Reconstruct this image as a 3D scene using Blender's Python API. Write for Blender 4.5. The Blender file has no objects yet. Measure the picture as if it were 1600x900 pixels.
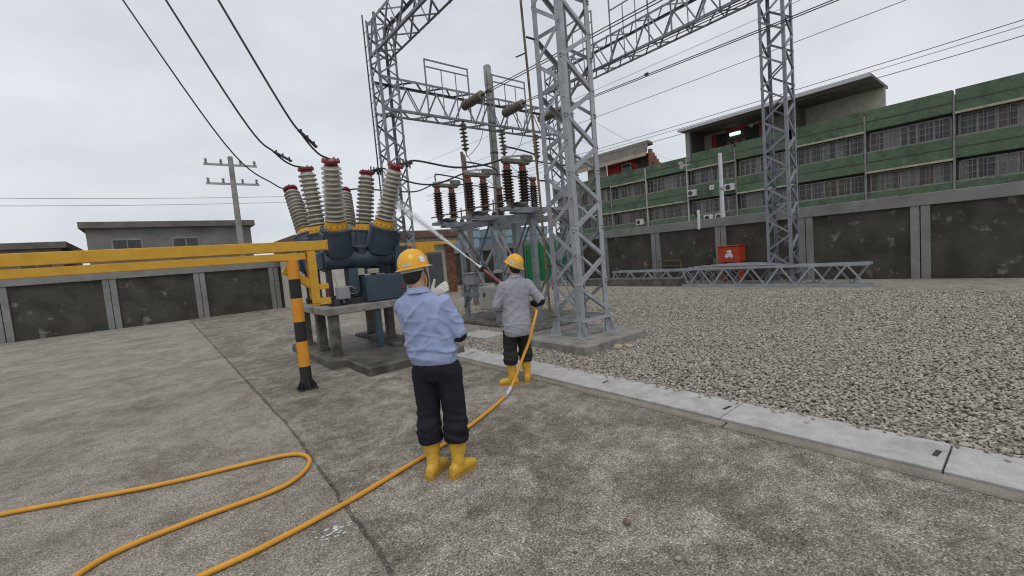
import bpy, math, random
import numpy as np
from mathutils import Vector, Matrix, noise, Quaternion

# ------------------------------------------------------------------ camera
scene = bpy.context.scene
R = math.radians
V = Vector
PITCH, ROLL, YAW = 4.3, 4.8, 39.0          # down, clockwise lean, to the right of +y
cam_d = bpy.data.cameras.new('camera')
cam = bpy.data.objects.new('camera', cam_d)
scene.collection.objects.link(cam)
scene.camera = cam
cam_d.sensor_width = 36.0
cam_d.lens = 680.0 / 1600.0 * 36.0
cam_d.clip_start = 0.05
cam_d.clip_end = 3000
y_, p_, r_ = R(YAW), R(PITCH), R(ROLL)
Fw = V((math.sin(y_) * math.cos(p_), math.cos(y_) * math.cos(p_), -math.sin(p_)))
R0 = V((math.cos(y_), -math.sin(y_), 0))
U0 = R0.cross(Fw)
Up = U0 * math.cos(r_) + R0 * math.sin(r_)
Rt = Fw.cross(Up)
cam.matrix_world = Matrix(((Rt.x, Up.x, -Fw.x, 0), (Rt.y, Up.y, -Fw.y, 0), (Rt.z, Up.z, -Fw.z, 1.65), (0, 0, 0, 1)))

# ------------------------------------------------------------------ sky and sun (overcast)
SUN_EL, SUN_AZ = 62, 200
world = bpy.data.worlds.new('World')
scene.world = world
world.use_nodes = True
wn, wl = world.node_tree.nodes, world.node_tree.links
wn.clear()
wo = wn.new('ShaderNodeOutputWorld')
bg = wn.new('ShaderNodeBackground')
bg.inputs['Strength'].default_value = 0.1
sky = wn.new('ShaderNodeTexSky')
sky.sky_type = 'NISHITA'
sky.sun_disc = False
sky.sun_elevation = R(SUN_EL)
sky.sun_rotation = R(SUN_AZ)
tc = wn.new('ShaderNodeTexCoord')
mp = wn.new('ShaderNodeMapping')
mp.inputs['Scale'].default_value = (1.2, 1.2, 2.6)
nz = wn.new('ShaderNodeTexNoise')
nz.inputs['Scale'].default_value = 1.7
nz.inputs['Detail'].default_value = 6
nz.inputs['Roughness'].default_value = 0.52
rp = wn.new('ShaderNodeValToRGB')
rp.color_ramp.elements[0].position = 0.3
rp.color_ramp.elements[0].color = (6.0, 6.35, 7.0, 1)
rp.color_ramp.elements[1].position = 0.72
rp.color_ramp.elements[1].color = (8.7, 8.85, 9.2, 1)
mx = wn.new('ShaderNodeMix')
mx.data_type = 'RGBA'
mx.inputs[0].default_value = 0.94
wl.new(tc.outputs['Generated'], mp.inputs['Vector'])
wl.new(mp.outputs['Vector'], nz.inputs['Vector'])
wl.new(nz.outputs['Fac'], rp.inputs['Fac'])
wl.new(sky.outputs['Color'], mx.inputs[6])
wl.new(rp.outputs['Color'], mx.inputs[7])
wl.new(mx.outputs[2], bg.inputs['Color'])
wl.new(bg.outputs['Background'], wo.inputs['Surface'])

sun_d = bpy.data.lights.new('sun', 'SUN')
sun_d.energy = 0.9
sun_d.angle = R(25)
sun_d.color = (1.0, 0.97, 0.92)
sun = bpy.data.objects.new('sun', sun_d)
scene.collection.objects.link(sun)
az, el = R(SUN_AZ), R(SUN_EL)
sdir = V((math.sin(az) * math.cos(el), math.cos(az) * math.cos(el), math.sin(el)))
sun.rotation_euler = (-sdir).to_track_quat('-Z', 'Y').to_euler()

vs = scene.view_settings
vs.view_transform = 'Standard'
vs.look = 'None'
vs.exposure = 0.0
vs.gamma = 1.0
vs.use_curve_mapping = False
scene.render.engine = 'CYCLES'
scene.render.resolution_x, scene.render.resolution_y = 1024, 576
scene.cycles.transparent_max_bounces = 24
scene.cycles.filter_width = 1.15

# ------------------------------------------------------------------ helpers
random.seed(7)
WM = {}                                      # world matrix of every object built


def link(name, mesh, mat=None, m=None, parent=None):
    o = bpy.data.objects.new(name, mesh)
    scene.collection.objects.link(o)
    m = Matrix.Identity(4) if m is None else m
    if mesh is not None and mat is not None and len(mesh.materials) == 0:
        mesh.materials.append(mat)
    if parent is not None:
        o.parent = parent
        o.matrix_parent_inverse = WM[parent.name].inverted()
    o.matrix_basis = m
    WM[o.name] = m.copy()
    return o


def tag(o, label, cat, group=None):
    o['label'] = label
    o['category'] = cat
    if group:
        o['group'] = group
    return o


def struct(o):
    o['kind'] = 'structure'
    return o


def thing(name, label, cat, loc=(0, 0, 0), group=None):
    o = link(name, None, None, Matrix.Translation(V(loc)))
    o.empty_display_size = 0.2
    return tag(o, label, cat, group)


class MB:
    def __init__(s):
        s.v, s.f = [], []

    def add(s, vs_, fs):
        b = len(s.v)
        s.v += [tuple(v) for v in vs_]
        s.f += [tuple(b + i for i in f) for f in fs]
        return s

    def box(s, x0, x1, y0, y1, z0, z1, c=0.0, m=None):
        """box, with chamfer c on all edges"""
        if c <= 0:
            vs_ = [(x, y, z) for z in (z0, z1) for y in (y0, y1) for x in (x0, x1)]
            fs = [(0, 2, 3, 1), (4, 5, 7, 6), (0, 1, 5, 4), (2, 6, 7, 3), (0, 4, 6, 2), (1, 3, 7, 5)]
        else:
            vs_, idx = [], {}
            X, Y, Z = (x0, x1), (y0, y1), (z0, z1)
            for i in (0, 1):
                for j in (0, 1):
                    for k in (0, 1):
                        sx, sy, sz = (1, -1)[i] * c, (1, -1)[j] * c, (1, -1)[k] * c
                        idx[i, j, k, 0] = len(vs_); vs_.append((X[i], Y[j] + sy, Z[k] + sz))
                        idx[i, j, k, 1] = len(vs_); vs_.append((X[i] + sx, Y[j], Z[k] + sz))
                        idx[i, j, k, 2] = len(vs_); vs_.append((X[i] + sx, Y[j] + sy, Z[k]))
            fs = []
            for a in (0, 1):
                q = lambda j, k: idx[a, j, k, 0]
                fs.append((q(0, 0), q(1, 0), q(1, 1), q(0, 1)))
                q = lambda i, k: idx[i, a, k, 1]
                fs.append((q(0, 0), q(1, 0), q(1, 1), q(0, 1)))
                q = lambda i, j: idx[i, j, a, 2]
                fs.append((q(0, 0), q(1, 0), q(1, 1), q(0, 1)))
            for a in (0, 1):
                for b in (0, 1):
                    fs.append((idx[a, b, 0, 0], idx[a, b, 1, 0], idx[a, b, 1, 1], idx[a, b, 0, 1]))
                    fs.append((idx[a, 0, b, 0], idx[a, 1, b, 0], idx[a, 1, b, 2], idx[a, 0, b, 2]))
                    fs.append((idx[0, a, b, 1], idx[1, a, b, 1], idx[1, a, b, 2], idx[0, a, b, 2]))
                    for k in (0, 1):
                        fs.append((idx[a, b, k, 0], idx[a, b, k, 1], idx[a, b, k, 2]))
        if m is not None:
            vs_ = [m @ V(v) for v in vs_]
        return s.add(vs_, fs)

    def bar(s, p, q, w, h, up=(0, 0, 1), c=0.0):
        """rectangular bar from p to q"""
        p, q = V(p), V(q)
        m = frame(p, q - p, V(up))
        L = (q - p).length
        return s.box(-w / 2, w / 2, -h / 2, h / 2, 0, L, c, m)

    def lathe(s, prof, m=None, n=20):
        vs_, fs = [], []
        for r, z in prof:
            for i in range(n):
                a = 2 * math.pi * i / n
                vs_.append((r * math.cos(a), r * math.sin(a), z))
        for j in range(len(prof) - 1):
            for i in range(n):
                k = (i + 1) % n
                fs.append((j * n + i, j * n + k, (j + 1) * n + k, (j + 1) * n + i))
        fs.append(tuple(range(n - 1, -1, -1)))
        fs.append(tuple((len(prof) - 1) * n + i for i in range(n)))
        if m is not None:
            vs_ = [m @ V(v) for v in vs_]
        return s.add(vs_, fs)

    def cyl(s, p, q, r, r2=None, n=12):
        p, q = V(p), V(q)
        L = (q - p).length
        return s.lathe([(r, 0), (r if r2 is None else r2, L)], frame(p, q - p), n)

    def loft(s, rings):
        """rings: lists of equal length"""
        n = len(rings[0])
        vs_ = [v for r in rings for v in r]
        fs = []
        for j in range(len(rings) - 1):
            for i in range(n):
                k = (i + 1) % n
                fs.append((j * n + i, j * n + k, (j + 1) * n + k, (j + 1) * n + i))
        fs.append(tuple(range(n - 1, -1, -1)))
        fs.append(tuple((len(rings) - 1) * n + i for i in range(n)))
        return s.add(vs_, fs)

    def tube(s, pts, rad, n=8):
        pts = [V(p) for p in pts]
        if not isinstance(rad, (list, tuple)):
            rad = [rad] * len(pts)
        t0 = (pts[1] - pts[0]).normalized()
        u = t0.orthogonal().normalized()
        rings = []
        for i, p in enumerate(pts):
            t = (pts[min(i + 1, len(pts) - 1)] - pts[max(i - 1, 0)]).normalized()
            u = (u - t * u.dot(t))
            u = u.normalized() if u.length > 1e-6 else t.orthogonal().normalized()
            w = t.cross(u)
            rings.append([p + (u * math.cos(2 * math.pi * k / n) + w * math.sin(2 * math.pi * k / n)) * rad[i] for k in range(n)])
        return s.loft(rings)

    def ball(s, c, rx, ry=None, rz=None, n=12, m=8):
        ry = rx if ry is None else ry
        rz = rx if rz is None else rz
        rings = []
        for j in range(m + 1):
            a = -math.pi / 2 + math.pi * (j + 0.02) / (m + 0.04)
            rings.append([V(c) + V((rx * math.cos(a) * math.cos(2 * math.pi * i / n), ry * math.cos(a) * math.sin(2 * math.pi * i / n), rz * math.sin(a))) for i in range(n)])
        return s.loft(rings)

    def mesh(s, name, smooth=None):
        me = bpy.data.meshes.new(name)
        me.from_pydata(s.v, [], s.f)
        me.update()
        if smooth is not None:
            me.polygons.foreach_set('use_smooth', [True] * len(me.polygons))
            me.set_sharp_from_angle(angle=R(smooth))
        return me

    def make(s, name, mat, parent=None, smooth=None, m=None):
        return link(name, s.mesh(name, smooth), mat, m, parent)


def frame(p, d, up=None):
    """matrix with origin p and z axis along d; y axis near up"""
    z = V(d).normalized()
    up = V((0, 0, 1)) if up is None else V(up)
    if abs(z.dot(up.normalized())) > 0.995:
        up = V((0, 1, 0)) if abs(z.y) < 0.9 else V((1, 0, 0))
    x = up.cross(z).normalized()
    y = z.cross(x)
    return Matrix(((x.x, y.x, z.x, p[0]), (x.y, y.y, z.y, p[1]), (x.z, y.z, z.z, p[2]), (0, 0, 0, 1)))


def catmull(pts, per=8):
    pts = [V(p) for p in pts]
    P = [2 * pts[0] - pts[1]] + pts + [2 * pts[-1] - pts[-2]]
    out = []
    for i in range(1, len(P) - 2):
        for k in range(per):
            t = k / per
            a, b, c, d = P[i - 1], P[i], P[i + 1], P[i + 2]
            out.append(0.5 * ((2 * b) + (c - a) * t + (2 * a - 5 * b + 4 * c - d) * t * t + (-a + 3 * b - 3 * c + d) * t ** 3))
    out.append(pts[-1])
    return out


def sag(p, q, s, n=16):
    p, q = V(p), V(q)
    return [p.lerp(q, i / n) - V((0, 0, 4 * s * (i / n) * (1 - i / n))) for i in range(n + 1)]


# ------------------------------------------------------------------ materials
def mat(name, c1, c2=None, scale=3.0, rough=0.7, metal=0.0, bump=0.0, bscale=40.0, detail=6, lo=0.35, hi=0.65, c3=None, s3=0.7, spec=0.4, fine=None, coords='P', stretch=None, lo3=0.5, hi3=0.7, alpha=1.0):
    m = bpy.data.materials.new(name)
    m.use_nodes = True
    N, L = m.node_tree.nodes, m.node_tree.links
    b = N['Principled BSDF']
    b.inputs['Roughness'].default_value = rough
    b.inputs['Metallic'].default_value = metal
    b.inputs['Specular IOR Level'].default_value = spec
    b.inputs['Alpha'].default_value = alpha
    b.inputs['Base Color'].default_value = (*c1, 1)
    if coords == 'P':
        vec = N.new('ShaderNodeNewGeometry').outputs['Position']
    else:
        vec = N.new('ShaderNodeTexCoord').outputs['Object']
    if stretch:
        mpn = N.new('ShaderNodeMapping')
        mpn.inputs['Scale'].default_value = stretch
        L.new(vec, mpn.inputs['Vector'])
        vec = mpn.outputs['Vector']

    def nz_(sc, d=detail):
        n = N.new('ShaderNodeTexNoise')
        n.inputs['Scale'].default_value = sc
        n.inputs['Detail'].default_value = d
        n.inputs['Roughness'].default_value = 0.6
        L.new(vec, n.inputs['Vector'])
        return n.outputs['Fac']

    def ramp(src, a, bb, ca, cb):
        r = N.new('ShaderNodeValToRGB')
        r.color_ramp.elements[0].position = a
        r.color_ramp.elements[1].position = bb
        r.color_ramp.elements[0].color = (*ca, 1)
        r.color_ramp.elements[1].color = (*cb, 1)
        L.new(src, r.inputs['Fac'])
        return r.outputs['Color']

    def mix(fac, a, bb, mode='MIX'):
        x = N.new('ShaderNodeMix')
        x.data_type = 'RGBA'
        x.blend_type = mode
        for sock, val in ((x.inputs[0], fac), (x.inputs[6], a), (x.inputs[7], bb)):
            if isinstance(val, (int, float)):
                sock.default_value = val
            elif isinstance(val, tuple):
                sock.default_value = (*val, 1)
            else:
                L.new(val, sock)
        return x.outputs[2]
    col = None
    if c2 is not None:
        col = ramp(nz_(scale), lo, hi, c1, c2)
    if c3 is not None:
        f = ramp(nz_(s3), lo3, hi3, (0, 0, 0), (1, 1, 1))
        col = mix(f, col if col is not None else c1, c3)
    if fine is not None:                      # fine grain: (scale, dark, light)
        v = N.new('ShaderNodeTexVoronoi')
        v.inputs['Scale'].default_value = fine[0]
        L.new(vec, v.inputs['Vector'])
        sp = N.new('ShaderNodeSeparateColor')
        L.new(v.outputs['Color'], sp.inputs['Color'])
        g = ramp(sp.outputs[0], 0.0, 1.0, (fine[1],) * 3, (fine[2],) * 3)
        col = mix(1.0, col if col is not None else c1, g, 'MULTIPLY')
    if col is not None:
        L.new(col, b.inputs['Base Color'])
    if bump:
        bn = N.new('ShaderNodeBump')
        bn.inputs['Strength'].default_value = min(1.0, bump)
        bn.inputs['Distance'].default_value = 0.01
        L.new(nz_(bscale, 4), bn.inputs['Height'])
        L.new(bn.outputs['Normal'], b.inputs['Normal'])
    return m


M = {}
M['steel'] = mat('galvanised_steel', (.285, .30, .322), (.39, .405, .425), 5, .5, .2, .15, 60, c3=(.22, .22, .22), s3=2.3, lo3=.6, hi3=.8)
M['steel_far'] = mat('weathered_galvanised_steel', (.19, .205, .235), (.27, .285, .315), 4, .55, .25, .1, 50, c3=(.16, .14, .13), s3=1.7, lo3=.58, hi3=.8)
M['rust_pipe'] = mat('rusty_pipe', (.10, .065, .035), (.22, .17, .10), 9, .7, .2, .3, 80)
M['dark_metal'] = mat('dark_metal', (.035, .035, .04), (.07, .07, .075), 6, .5, .4)
M['black'] = mat('black_rubber', (.012, .012, .013), (.03, .03, .03), 7, .6)
M['breaker'] = mat('slate_blue_paint', (.032, .053, .079), (.05, .076, .105), 3.5, .36, 0, .1, 30, c3=(.07, .085, .10), s3=2.2, lo3=.55, hi3=.8, spec=.5)
M['breaker_light'] = mat('grey_blue_paint', (.16, .19, .23), (.22, .25, .29), 4, .45)
M['porcelain'] = mat('grey_porcelain', (.33, .31, .265), (.43, .405, .35), 5, .28, 0, .05, 30, c3=(.20, .185, .16), s3=3, lo3=.5, hi3=.8, spec=.5)
M['brown_porcelain'] = mat('brown_porcelain', (.035, .016, .012), (.06, .028, .02), 6, .22, spec=.55)
M['disc_glaze'] = mat('grey_brown_disc_glaze', (.10, .085, .065), (.20, .175, .13), 8, .35, spec=.5)
M['red_cap'] = mat('dark_red_paint', (.16, .022, .028), (.24, .035, .04), 6, .4)
M['rust_cap'] = mat('rust_red_cap', (.17, .05, .03), (.24, .08, .05), 8, .6)
M['yellow'] = mat('yellow_paint', (.62, .31, .022), (.72, .38, .04), 5, .42, 0, .08, 30, c3=(.40, .21, .03), s3=4, lo3=.58, hi3=.8)
M['bracket_yellow'] = mat('chrome_yellow_paint', (.55, .29, .02), (.64, .36, .035), 6, .4)
M['orange'] = mat('orange_yellow_paint', (.62, .24, .02), (.70, .30, .03), 5, .45, 0, .1, 40)
M['black_paint'] = mat('black_paint', (.012, .012, .014), (.03, .03, .032), 8, .45, 0, .2, 40, c3=(.10, .10, .10), s3=9, lo3=.68, hi3=.75)
M['alu'] = mat('aluminium', (.32, .32, .31), (.42, .42, .41), 7, .45, .3)
M['beige_metal'] = mat('beige_cast_metal', (.13, .122, .105), (.20, .19, .165), 8, .55, .1)
M['wire'] = mat('aged_conductor', (.03, .032, .036), (.06, .06, .065), 5, .5, .3)
M['thin_wire'] = mat('thin_grey_wire', (.16, .17, .18), None, rough=.6)
M['hose'] = mat('orange_yellow_hose', (.62, .28, .025), (.70, .34, .04), 8, .42, 0, .05, 60)
M['silver'] = mat('silver_coupling', (.55, .55, .54), (.65, .65, .64), 20, .3, .7)
M['lance'] = mat('dark_red_lance', (.20, .045, .04), (.28, .075, .06), 9, .45)
M['shirt_blue'] = mat('light_blue_cotton', (.27, .325, .51), (.325, .38, .565), 8, .85, 0, .25, 45, spec=.2)
M['shirt_grey'] = mat('grey_cotton', (.295, .295, .335), (.325, .325, .365), 5, .85, 0, .2, 45, spec=.2)
M['trousers_navy'] = mat('navy_black_trousers', (.011, .011, .017), (.018, .018, .026), 8, .8, 0, .3, 200, spec=.25)
M['trousers_black'] = mat('black_trousers', (.014, .014, .014), (.024, .024, .023), 8, .75, 0, .3, 200, spec=.3)
M['sleeve'] = mat('black_arm_sleeve', (.010, .010, .013), None, rough=.7)
M['skin'] = mat('skin', (.42, .24, .165), (.50, .30, .21), 14, .55)
M['hair'] = mat('black_hair', (.010, .009, .008), (.02, .018, .016), 60, .55)
M['helmet'] = mat('yellow_helmet_plastic', (.72, .36, .012), (.78, .41, .02), 6, .28, spec=.5)
M['sticker'] = mat('pale_reflective_sticker', (.55, .55, .52), (.40, .40, .36), 60, .35)
M['boot'] = mat('yellow_rubber_boot', (.57, .33, .03), (.66, .40, .05), 7, .42, c3=(.38, .23, .06), s3=9, lo3=.55, hi3=.75)
M['boot_sole'] = mat('dirty_boot_sole', (.46, .27, .04), (.26, .17, .06), 14, .7)
M['glove'] = mat('white_cotton_glove', (.60, .58, .52), (.70, .68, .63), 30, .9)
M['concrete'] = mat('weathered_concrete', (.20, .19, .17), (.30, .29, .265), 5, .9, 0, .5, 60, c3=(.12, .11, .09), s3=1.8, lo3=.5, hi3=.72, fine=(140, .8, 1.15))
M['concrete_dark'] = mat('stained_concrete', (.085, .078, .066), (.17, .16, .135), 4, .9, 0, .5, 50, c3=(.05, .052, .036), s3=2.2, lo3=.5, hi3=.7, fine=(120, .8, 1.15))
M['concrete_pale'] = mat('pale_concrete', (.38, .37, .35), (.48, .47, .45), 6, .75, 0, .35, 70, c3=(.24, .23, .21), s3=2.5, lo3=.55, hi3=.78, fine=(150, .85, 1.1))
M['kerb'] = mat('brownish_kerb_concrete', (.20, .18, .145), (.28, .255, .21), 6, .9, 0, .5, 60, c3=(.13, .11, .085), s3=3, lo3=.5, hi3=.72, fine=(140, .8, 1.15))
M['wet'] = mat('wet_stained_concrete', (.075, .068, .057), (.15, .138, .115), 3, .42, 0, .4, 50, c3=(.045, .045, .034), s3=2.2, lo3=.48, hi3=.66, fine=(120, .8, 1.15))
M['pillar'] = mat('grey_cement_render', (.20, .20, .195), (.27, .27, .26), 3, .9, 0, .3, 40, c3=(.14, .14, .13), s3=1.5, lo3=.5, hi3=.75)
M['wall_panel'] = mat('mouldy_cement_panel', (.045, .042, .034), (.085, .078, .062), 1.6, .95, 0, .4, 30, c3=(.20, .185, .155), s3=2.6, lo3=.60, hi3=.70)
M['green_tile'] = mat('green_mosaic_tile', (.075, .122, .072), (.10, .155, .094), 2.2, .6, 0, .1, 30, c3=(.045, .07, .042), s3=.9, lo3=.5, hi3=.7, fine=(9, .85, 1.12))
M['tile_dark'] = mat('dark_stained_tile_line', (.04, .05, .035), (.08, .085, .06), 2, .8)
M['cream'] = mat('cream_paint', (.42, .40, .33), (.50, .48, .41), 3, .8, c3=(.28, .25, .2), s3=2, lo3=.55, hi3=.75)
M['beige_ledge'] = mat('stained_beige_ledge', (.36, .32, .24), (.46, .42, .33), 2, .85, c3=(.2, .17, .13), s3=2.5, lo3=.5, hi3=.75)
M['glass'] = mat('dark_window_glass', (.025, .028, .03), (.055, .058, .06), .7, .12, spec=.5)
M['glass_pale'] = mat('curtained_window_glass', (.12, .12, .115), (.19, .185, .175), .9, .2, spec=.5)
M['glass_brown'] = mat('brown_curtain_glass', (.06, .045, .035), (.11, .085, .065), .9, .25, spec=.5)
M['win_frame'] = mat('aluminium_window_frame', (.22, .22, .21), (.30, .30, .29), 4, .6, .1)
M['grille'] = mat('grille_steel', (.26, .26, .25), (.16, .15, .13), 3, .6, .2)
M['grille_rust'] = mat('rusty_grille_steel', (.13, .095, .065), (.22, .18, .13), 3, .8)
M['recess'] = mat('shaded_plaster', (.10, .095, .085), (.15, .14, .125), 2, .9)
M['red_wall'] = mat('red_corrugated_sheet', (.36, .02, .028), (.42, .03, .035), 2, .55)
M['brick'] = mat('red_brick_wall', (.20, .075, .045), (.29, .12, .075), 3, .9, 0, .4, 20, fine=(7, .75, 1.15))
M['roof_sheet'] = mat('weathered_roof_sheet', (.12, .105, .09), (.19, .17, .145), 1.5, .85)
M['ac_white'] = mat('white_ac_casing', (.50, .50, .47), (.58, .58, .55), 5, .5)
M['white'] = mat('white_paint', (.62, .62, .60), (.70, .70, .68), 6, .5)
M['pole_white'] = mat('grey_white_pole_paint', (.42, .43, .45), (.5, .51, .53), 4, .5)
M['pole_concrete'] = mat('spun_concrete_pole', (.26, .255, .24), (.33, .325, .305), 3, .85, c3=(.19, .18, .165), s3=2)
M['pole_brown'] = mat('weathered_brown_pole', (.15, .125, .10), (.21, .18, .15), 6, .85)
M['green_sheet'] = mat('green_painted_sheet', (.015, .185, .065), (.022, .215, .08), 1.2, .5, 0, c3=(.012, .11, .042), s3=1.1, lo3=.5, hi3=.8)
M['blue_sheet'] = mat('pale_blue_sheet', (.22, .33, .39), (.28, .39, .45), 1.2, .55, c3=(.17, .26, .31), s3=.9)
M['red_box'] = mat('fire_box_red', (.42, .045, .02), (.50, .06, .03), 4, .5)
M['red_bright'] = mat('bright_red_cylinder', (.5, .02, .03), (.55, .03, .04), 5, .35)
M['cabinet'] = mat('grey_cabinet_paint', (.25, .265, .28), (.31, .325, .34), 4, .5)
M['cabinet_beige'] = mat('beige_cabinet_paint', (.33, .32, .28), (.40, .39, .345), 4, .55)
M['shutter'] = mat('grey_shutter', (.10, .115, .125), (.13, .145, .155), 3, .5)
M['house_wall'] = mat('cream_render', (.54, .52, .45), (.60, .58, .51), 2, .9, c3=(.44, .41, .34), s3=1.3)
M['roof_brown'] = mat('brown_roof_edge', (.13, .075, .055), (.18, .115, .085), 2, .85)
M['stone'] = mat('tan_stone', (.34, .28, .19), (.44, .37, .26), 8, .9, 0, .4, 40)
M['stone_brown'] = mat('brown_pebble', (.13, .09, .07), (.19, .14, .11), 30, .85)
M['stone_grey'] = mat('grey_pebble', (.26, .25, .22), (.34, .33, .29), 30, .85)
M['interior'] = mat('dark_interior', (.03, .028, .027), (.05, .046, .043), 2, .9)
M['grey_building'] = mat('grey_cement_facade', (.17, .165, .155), (.23, .225, .21), 1.2, .9, c3=(.12, .115, .105), s3=.7)
M['leaf'] = mat('leaf_green', (.035, .075, .022), (.07, .12, .04), 6, .7)


def ground_mat(name, dark, mid, light, gscale, wet=False):
    m = bpy.data.materials.new(name)
    m.use_nodes = True
    N, L = m.node_tree.nodes, m.node_tree.links
    b = N['Principled BSDF']
    b.inputs['Roughness'].default_value = .88
    b.inputs['Specular IOR Level'].default_value = .3
    pos = N.new('ShaderNodeNewGeometry').outputs['Position']

    def noise_(sc, d=5, r=.6, dist=0.0):
        n = N.new('ShaderNodeTexNoise')
        n.inputs['Scale'].default_value = sc
        n.inputs['Detail'].default_value = d
        n.inputs['Roughness'].default_value = r
        n.inputs['Distortion'].default_value = dist
        L.new(pos, n.inputs['Vector'])
        return n.outputs['Fac']

    def math_(op, a, c):
        x = N.new('ShaderNodeMath')
        x.operation = op
        for s_, v_ in ((x.inputs[0], a), (x.inputs[1], c)):
            if isinstance(v_, (int, float)):
                s_.default_value = v_
            else:
                L.new(v_, s_)
        return x.outputs[0]
    big = noise_(1.1, 8, .72, .3)
    med = noise_(5.0, 8, .78, .2)
    sm = noise_(75, 3, .8)
    s_ = math_('ADD', math_('MULTIPLY', big, .33), math_('ADD', math_('MULTIPLY', med, .32), math_('MULTIPLY', sm, .35)))
    r = N.new('ShaderNodeValToRGB')
    e = r.color_ramp.elements
    e[0].position, e[0].color = .432, (*dark, 1)
    e[1].position, e[1].color = .562, (*light, 1)
    k = e.new(.495)
    k.color = (*mid, 1)
    L.new(s_, r.inputs['Fac'])
    vo = N.new('ShaderNodeTexVoronoi')
    vo.inputs['Scale'].default_value = gscale
    L.new(pos, vo.inputs['Vector'])
    sp = N.new('ShaderNodeSeparateColor')
    L.new(vo.outputs['Color'], sp.inputs['Color'])
    rr = N.new('ShaderNodeValToRGB')
    e = rr.color_ramp.elements
    e[0].position, e[0].color = 0, (.30, .29, .28, 1)
    e[1].position, e[1].color = 1, (2.1, 2.1, 2.05, 1)
    k = e.new(.55); k.color = (.92, .92, .91, 1)
    k = e.new(.88); k.color = (1.15, 1.14, 1.12, 1)
    L.new(sp.outputs[0], rr.inputs['Fac'])
    x = N.new('ShaderNodeMix')
    x.data_type = 'RGBA'
    x.blend_type = 'MULTIPLY'
    x.inputs[0].default_value = .9
    L.new(r.outputs['Color'], x.inputs[6])
    L.new(rr.outputs['Color'], x.inputs[7])
    L.new(x.outputs[2], b.inputs['Base Color'])
    bn = N.new('ShaderNodeBump')
    bn.inputs['Strength'].default_value = .55
    bn.inputs['Distance'].default_value = .006
    h = math_('ADD', math_('MULTIPLY', vo.outputs['Distance'], -1.0), math_('MULTIPLY', sm, 1.4))
    L.new(h, bn.inputs['Height'])
    L.new(bn.outputs['Normal'], b.inputs['Normal'])
    return m


M['yard'] = ground_mat('exposed_aggregate_concrete', (.125, .106, .082), (.228, .204, .168), (.41, .385, .332), 135)
M['yard_fine'] = ground_mat('fine_worn_concrete', (.19, .165, .132), (.30, .27, .228), (.40, .37, .32), 170)
M['grime'] = ground_mat('dark_joint_grime', (.07, .06, .048), (.12, .105, .086), (.24, .22, .185), 120)
M['earth'] = ground_mat('packed_earth', (.17, .15, .12), (.25, .225, .185), (.32, .295, .25), 40)
M['bed'] = ground_mat('gravel_bed', (.15, .135, .108), (.22, .20, .165), (.30, .275, .23), 60)

# ------------------------------------------------------------------ ground
g = MB()
g.add([(-900, -900, -.05), (900, -900, -.05), (900, 900, -.05), (-900, 900, -.05)], [(0, 1, 2, 3)])
struct(g.make('ground', M['earth']))


def wobble_slab(name, outline_fn, x0, x1, y0, y1, z0, z1, m, step=.06, amp=.014, edge='x0'):
    """slab whose x0 (or x1) edge is slightly ragged"""
    n = int((y1 - y0) / step)
    a, b = [], []
    for i in range(n + 1):
        y = y0 + (y1 - y0) * i / n
        w = amp * (noise.noise(V((3.1, y * 2.1, 0))) + .7 * noise.noise(V((9.1, y * 7.3, 0))))
        xx = outline_fn(y) + w
        a.append((x0 if edge == 'x1' else xx, y))
        b.append((xx if edge == 'x1' else x1, y))
    mb = MB()
    vs_ = [(x, y, z1) for x, y in a] + [(x, y, z1) for x, y in b] + [(x, y, z0) for x, y in a] + [(x, y, z0) for x, y in b]
    k = n + 1
    fs = []
    for i in range(n):
        fs.append((i, k + i, k + i + 1, i + 1))
        fs.append((i, i + 1, 2 * k + i + 1, 2 * k + i))
        fs.append((k + i, 3 * k + i, 3 * k + i + 1, k + i + 1))
    fs.append((0, 2 * k, 3 * k, k))
    fs.append((k - 1, 2 * k - 1, 4 * k - 1, 3 * k - 1))
    mb.add(vs_, fs)
    return struct(mb.make(name, m))


joint = lambda y: .80 + .045 * (y - 2.2) if y < 5 else .926
wobble_slab('pavement_slab', lambda y: joint(y) + .006, 0, 3.66, -14, 24, -.045, 0.0, M['yard'])
wobble_slab('pavement_slab', lambda y: joint(y) - .006, -16, 0, -14, 24, -.045, -.002, M['yard_fine'], edge='x1')
MB().box(3.66, 6.0, 8.35, 24, -.045, -.003).make('pavement_slab', M['yard_fine'])
struct(bpy.data.objects['pavement_slab.002'])
struct(MB().box(6.0, 16.6, 14.0, 24, -.045, -.004).make('pavement_slab', M['yard_fine']))
struct(MB().box(14.0, 16.9, -16, 14.0, -.045, 0.0).make('path', M['yard_fine']))
struct(MB().box(.6, 1.1, -14, 24, -.048, -.014).make('joint_filler', M['yard_fine']))
jg = MB()
ja, jb_ = [], []
for i in range(420):
    y = -13 + i * .085
    w = max(.0, .006 + .03 * abs(noise.noise(V((1.7, y * 1.9, 0)))) + .02 * noise.noise(V((4.1, y * 9, 0))))
    c_ = joint(y) + .014 * (noise.noise(V((3.1, y * 2.1, 0))) + .7 * noise.noise(V((9.1, y * 7.3, 0))))
    ja.append((c_ - .004 - w * .35, y, .0022))
    jb_.append((c_ + .008 + w, y, .0022))
jn = len(ja)
jg.add(ja + jb_, [(i, jn + i, jn + i + 1, i + 1) for i in range(jn - 1)])
struct(jg.make('joint_grime', M['grime']))
gb = MB()
gb.add([(4.3, -16, -.02), (14.02, -16, -.02), (14.02, 14.02, -.02), (6.02, 14.02, -.02), (6.02, 8.37, -.02), (4.3, 8.37, -.02)], [(0, 1, 2, 3, 4, 5)])
struct(gb.make('gravel_bed', M['bed']))

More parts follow.
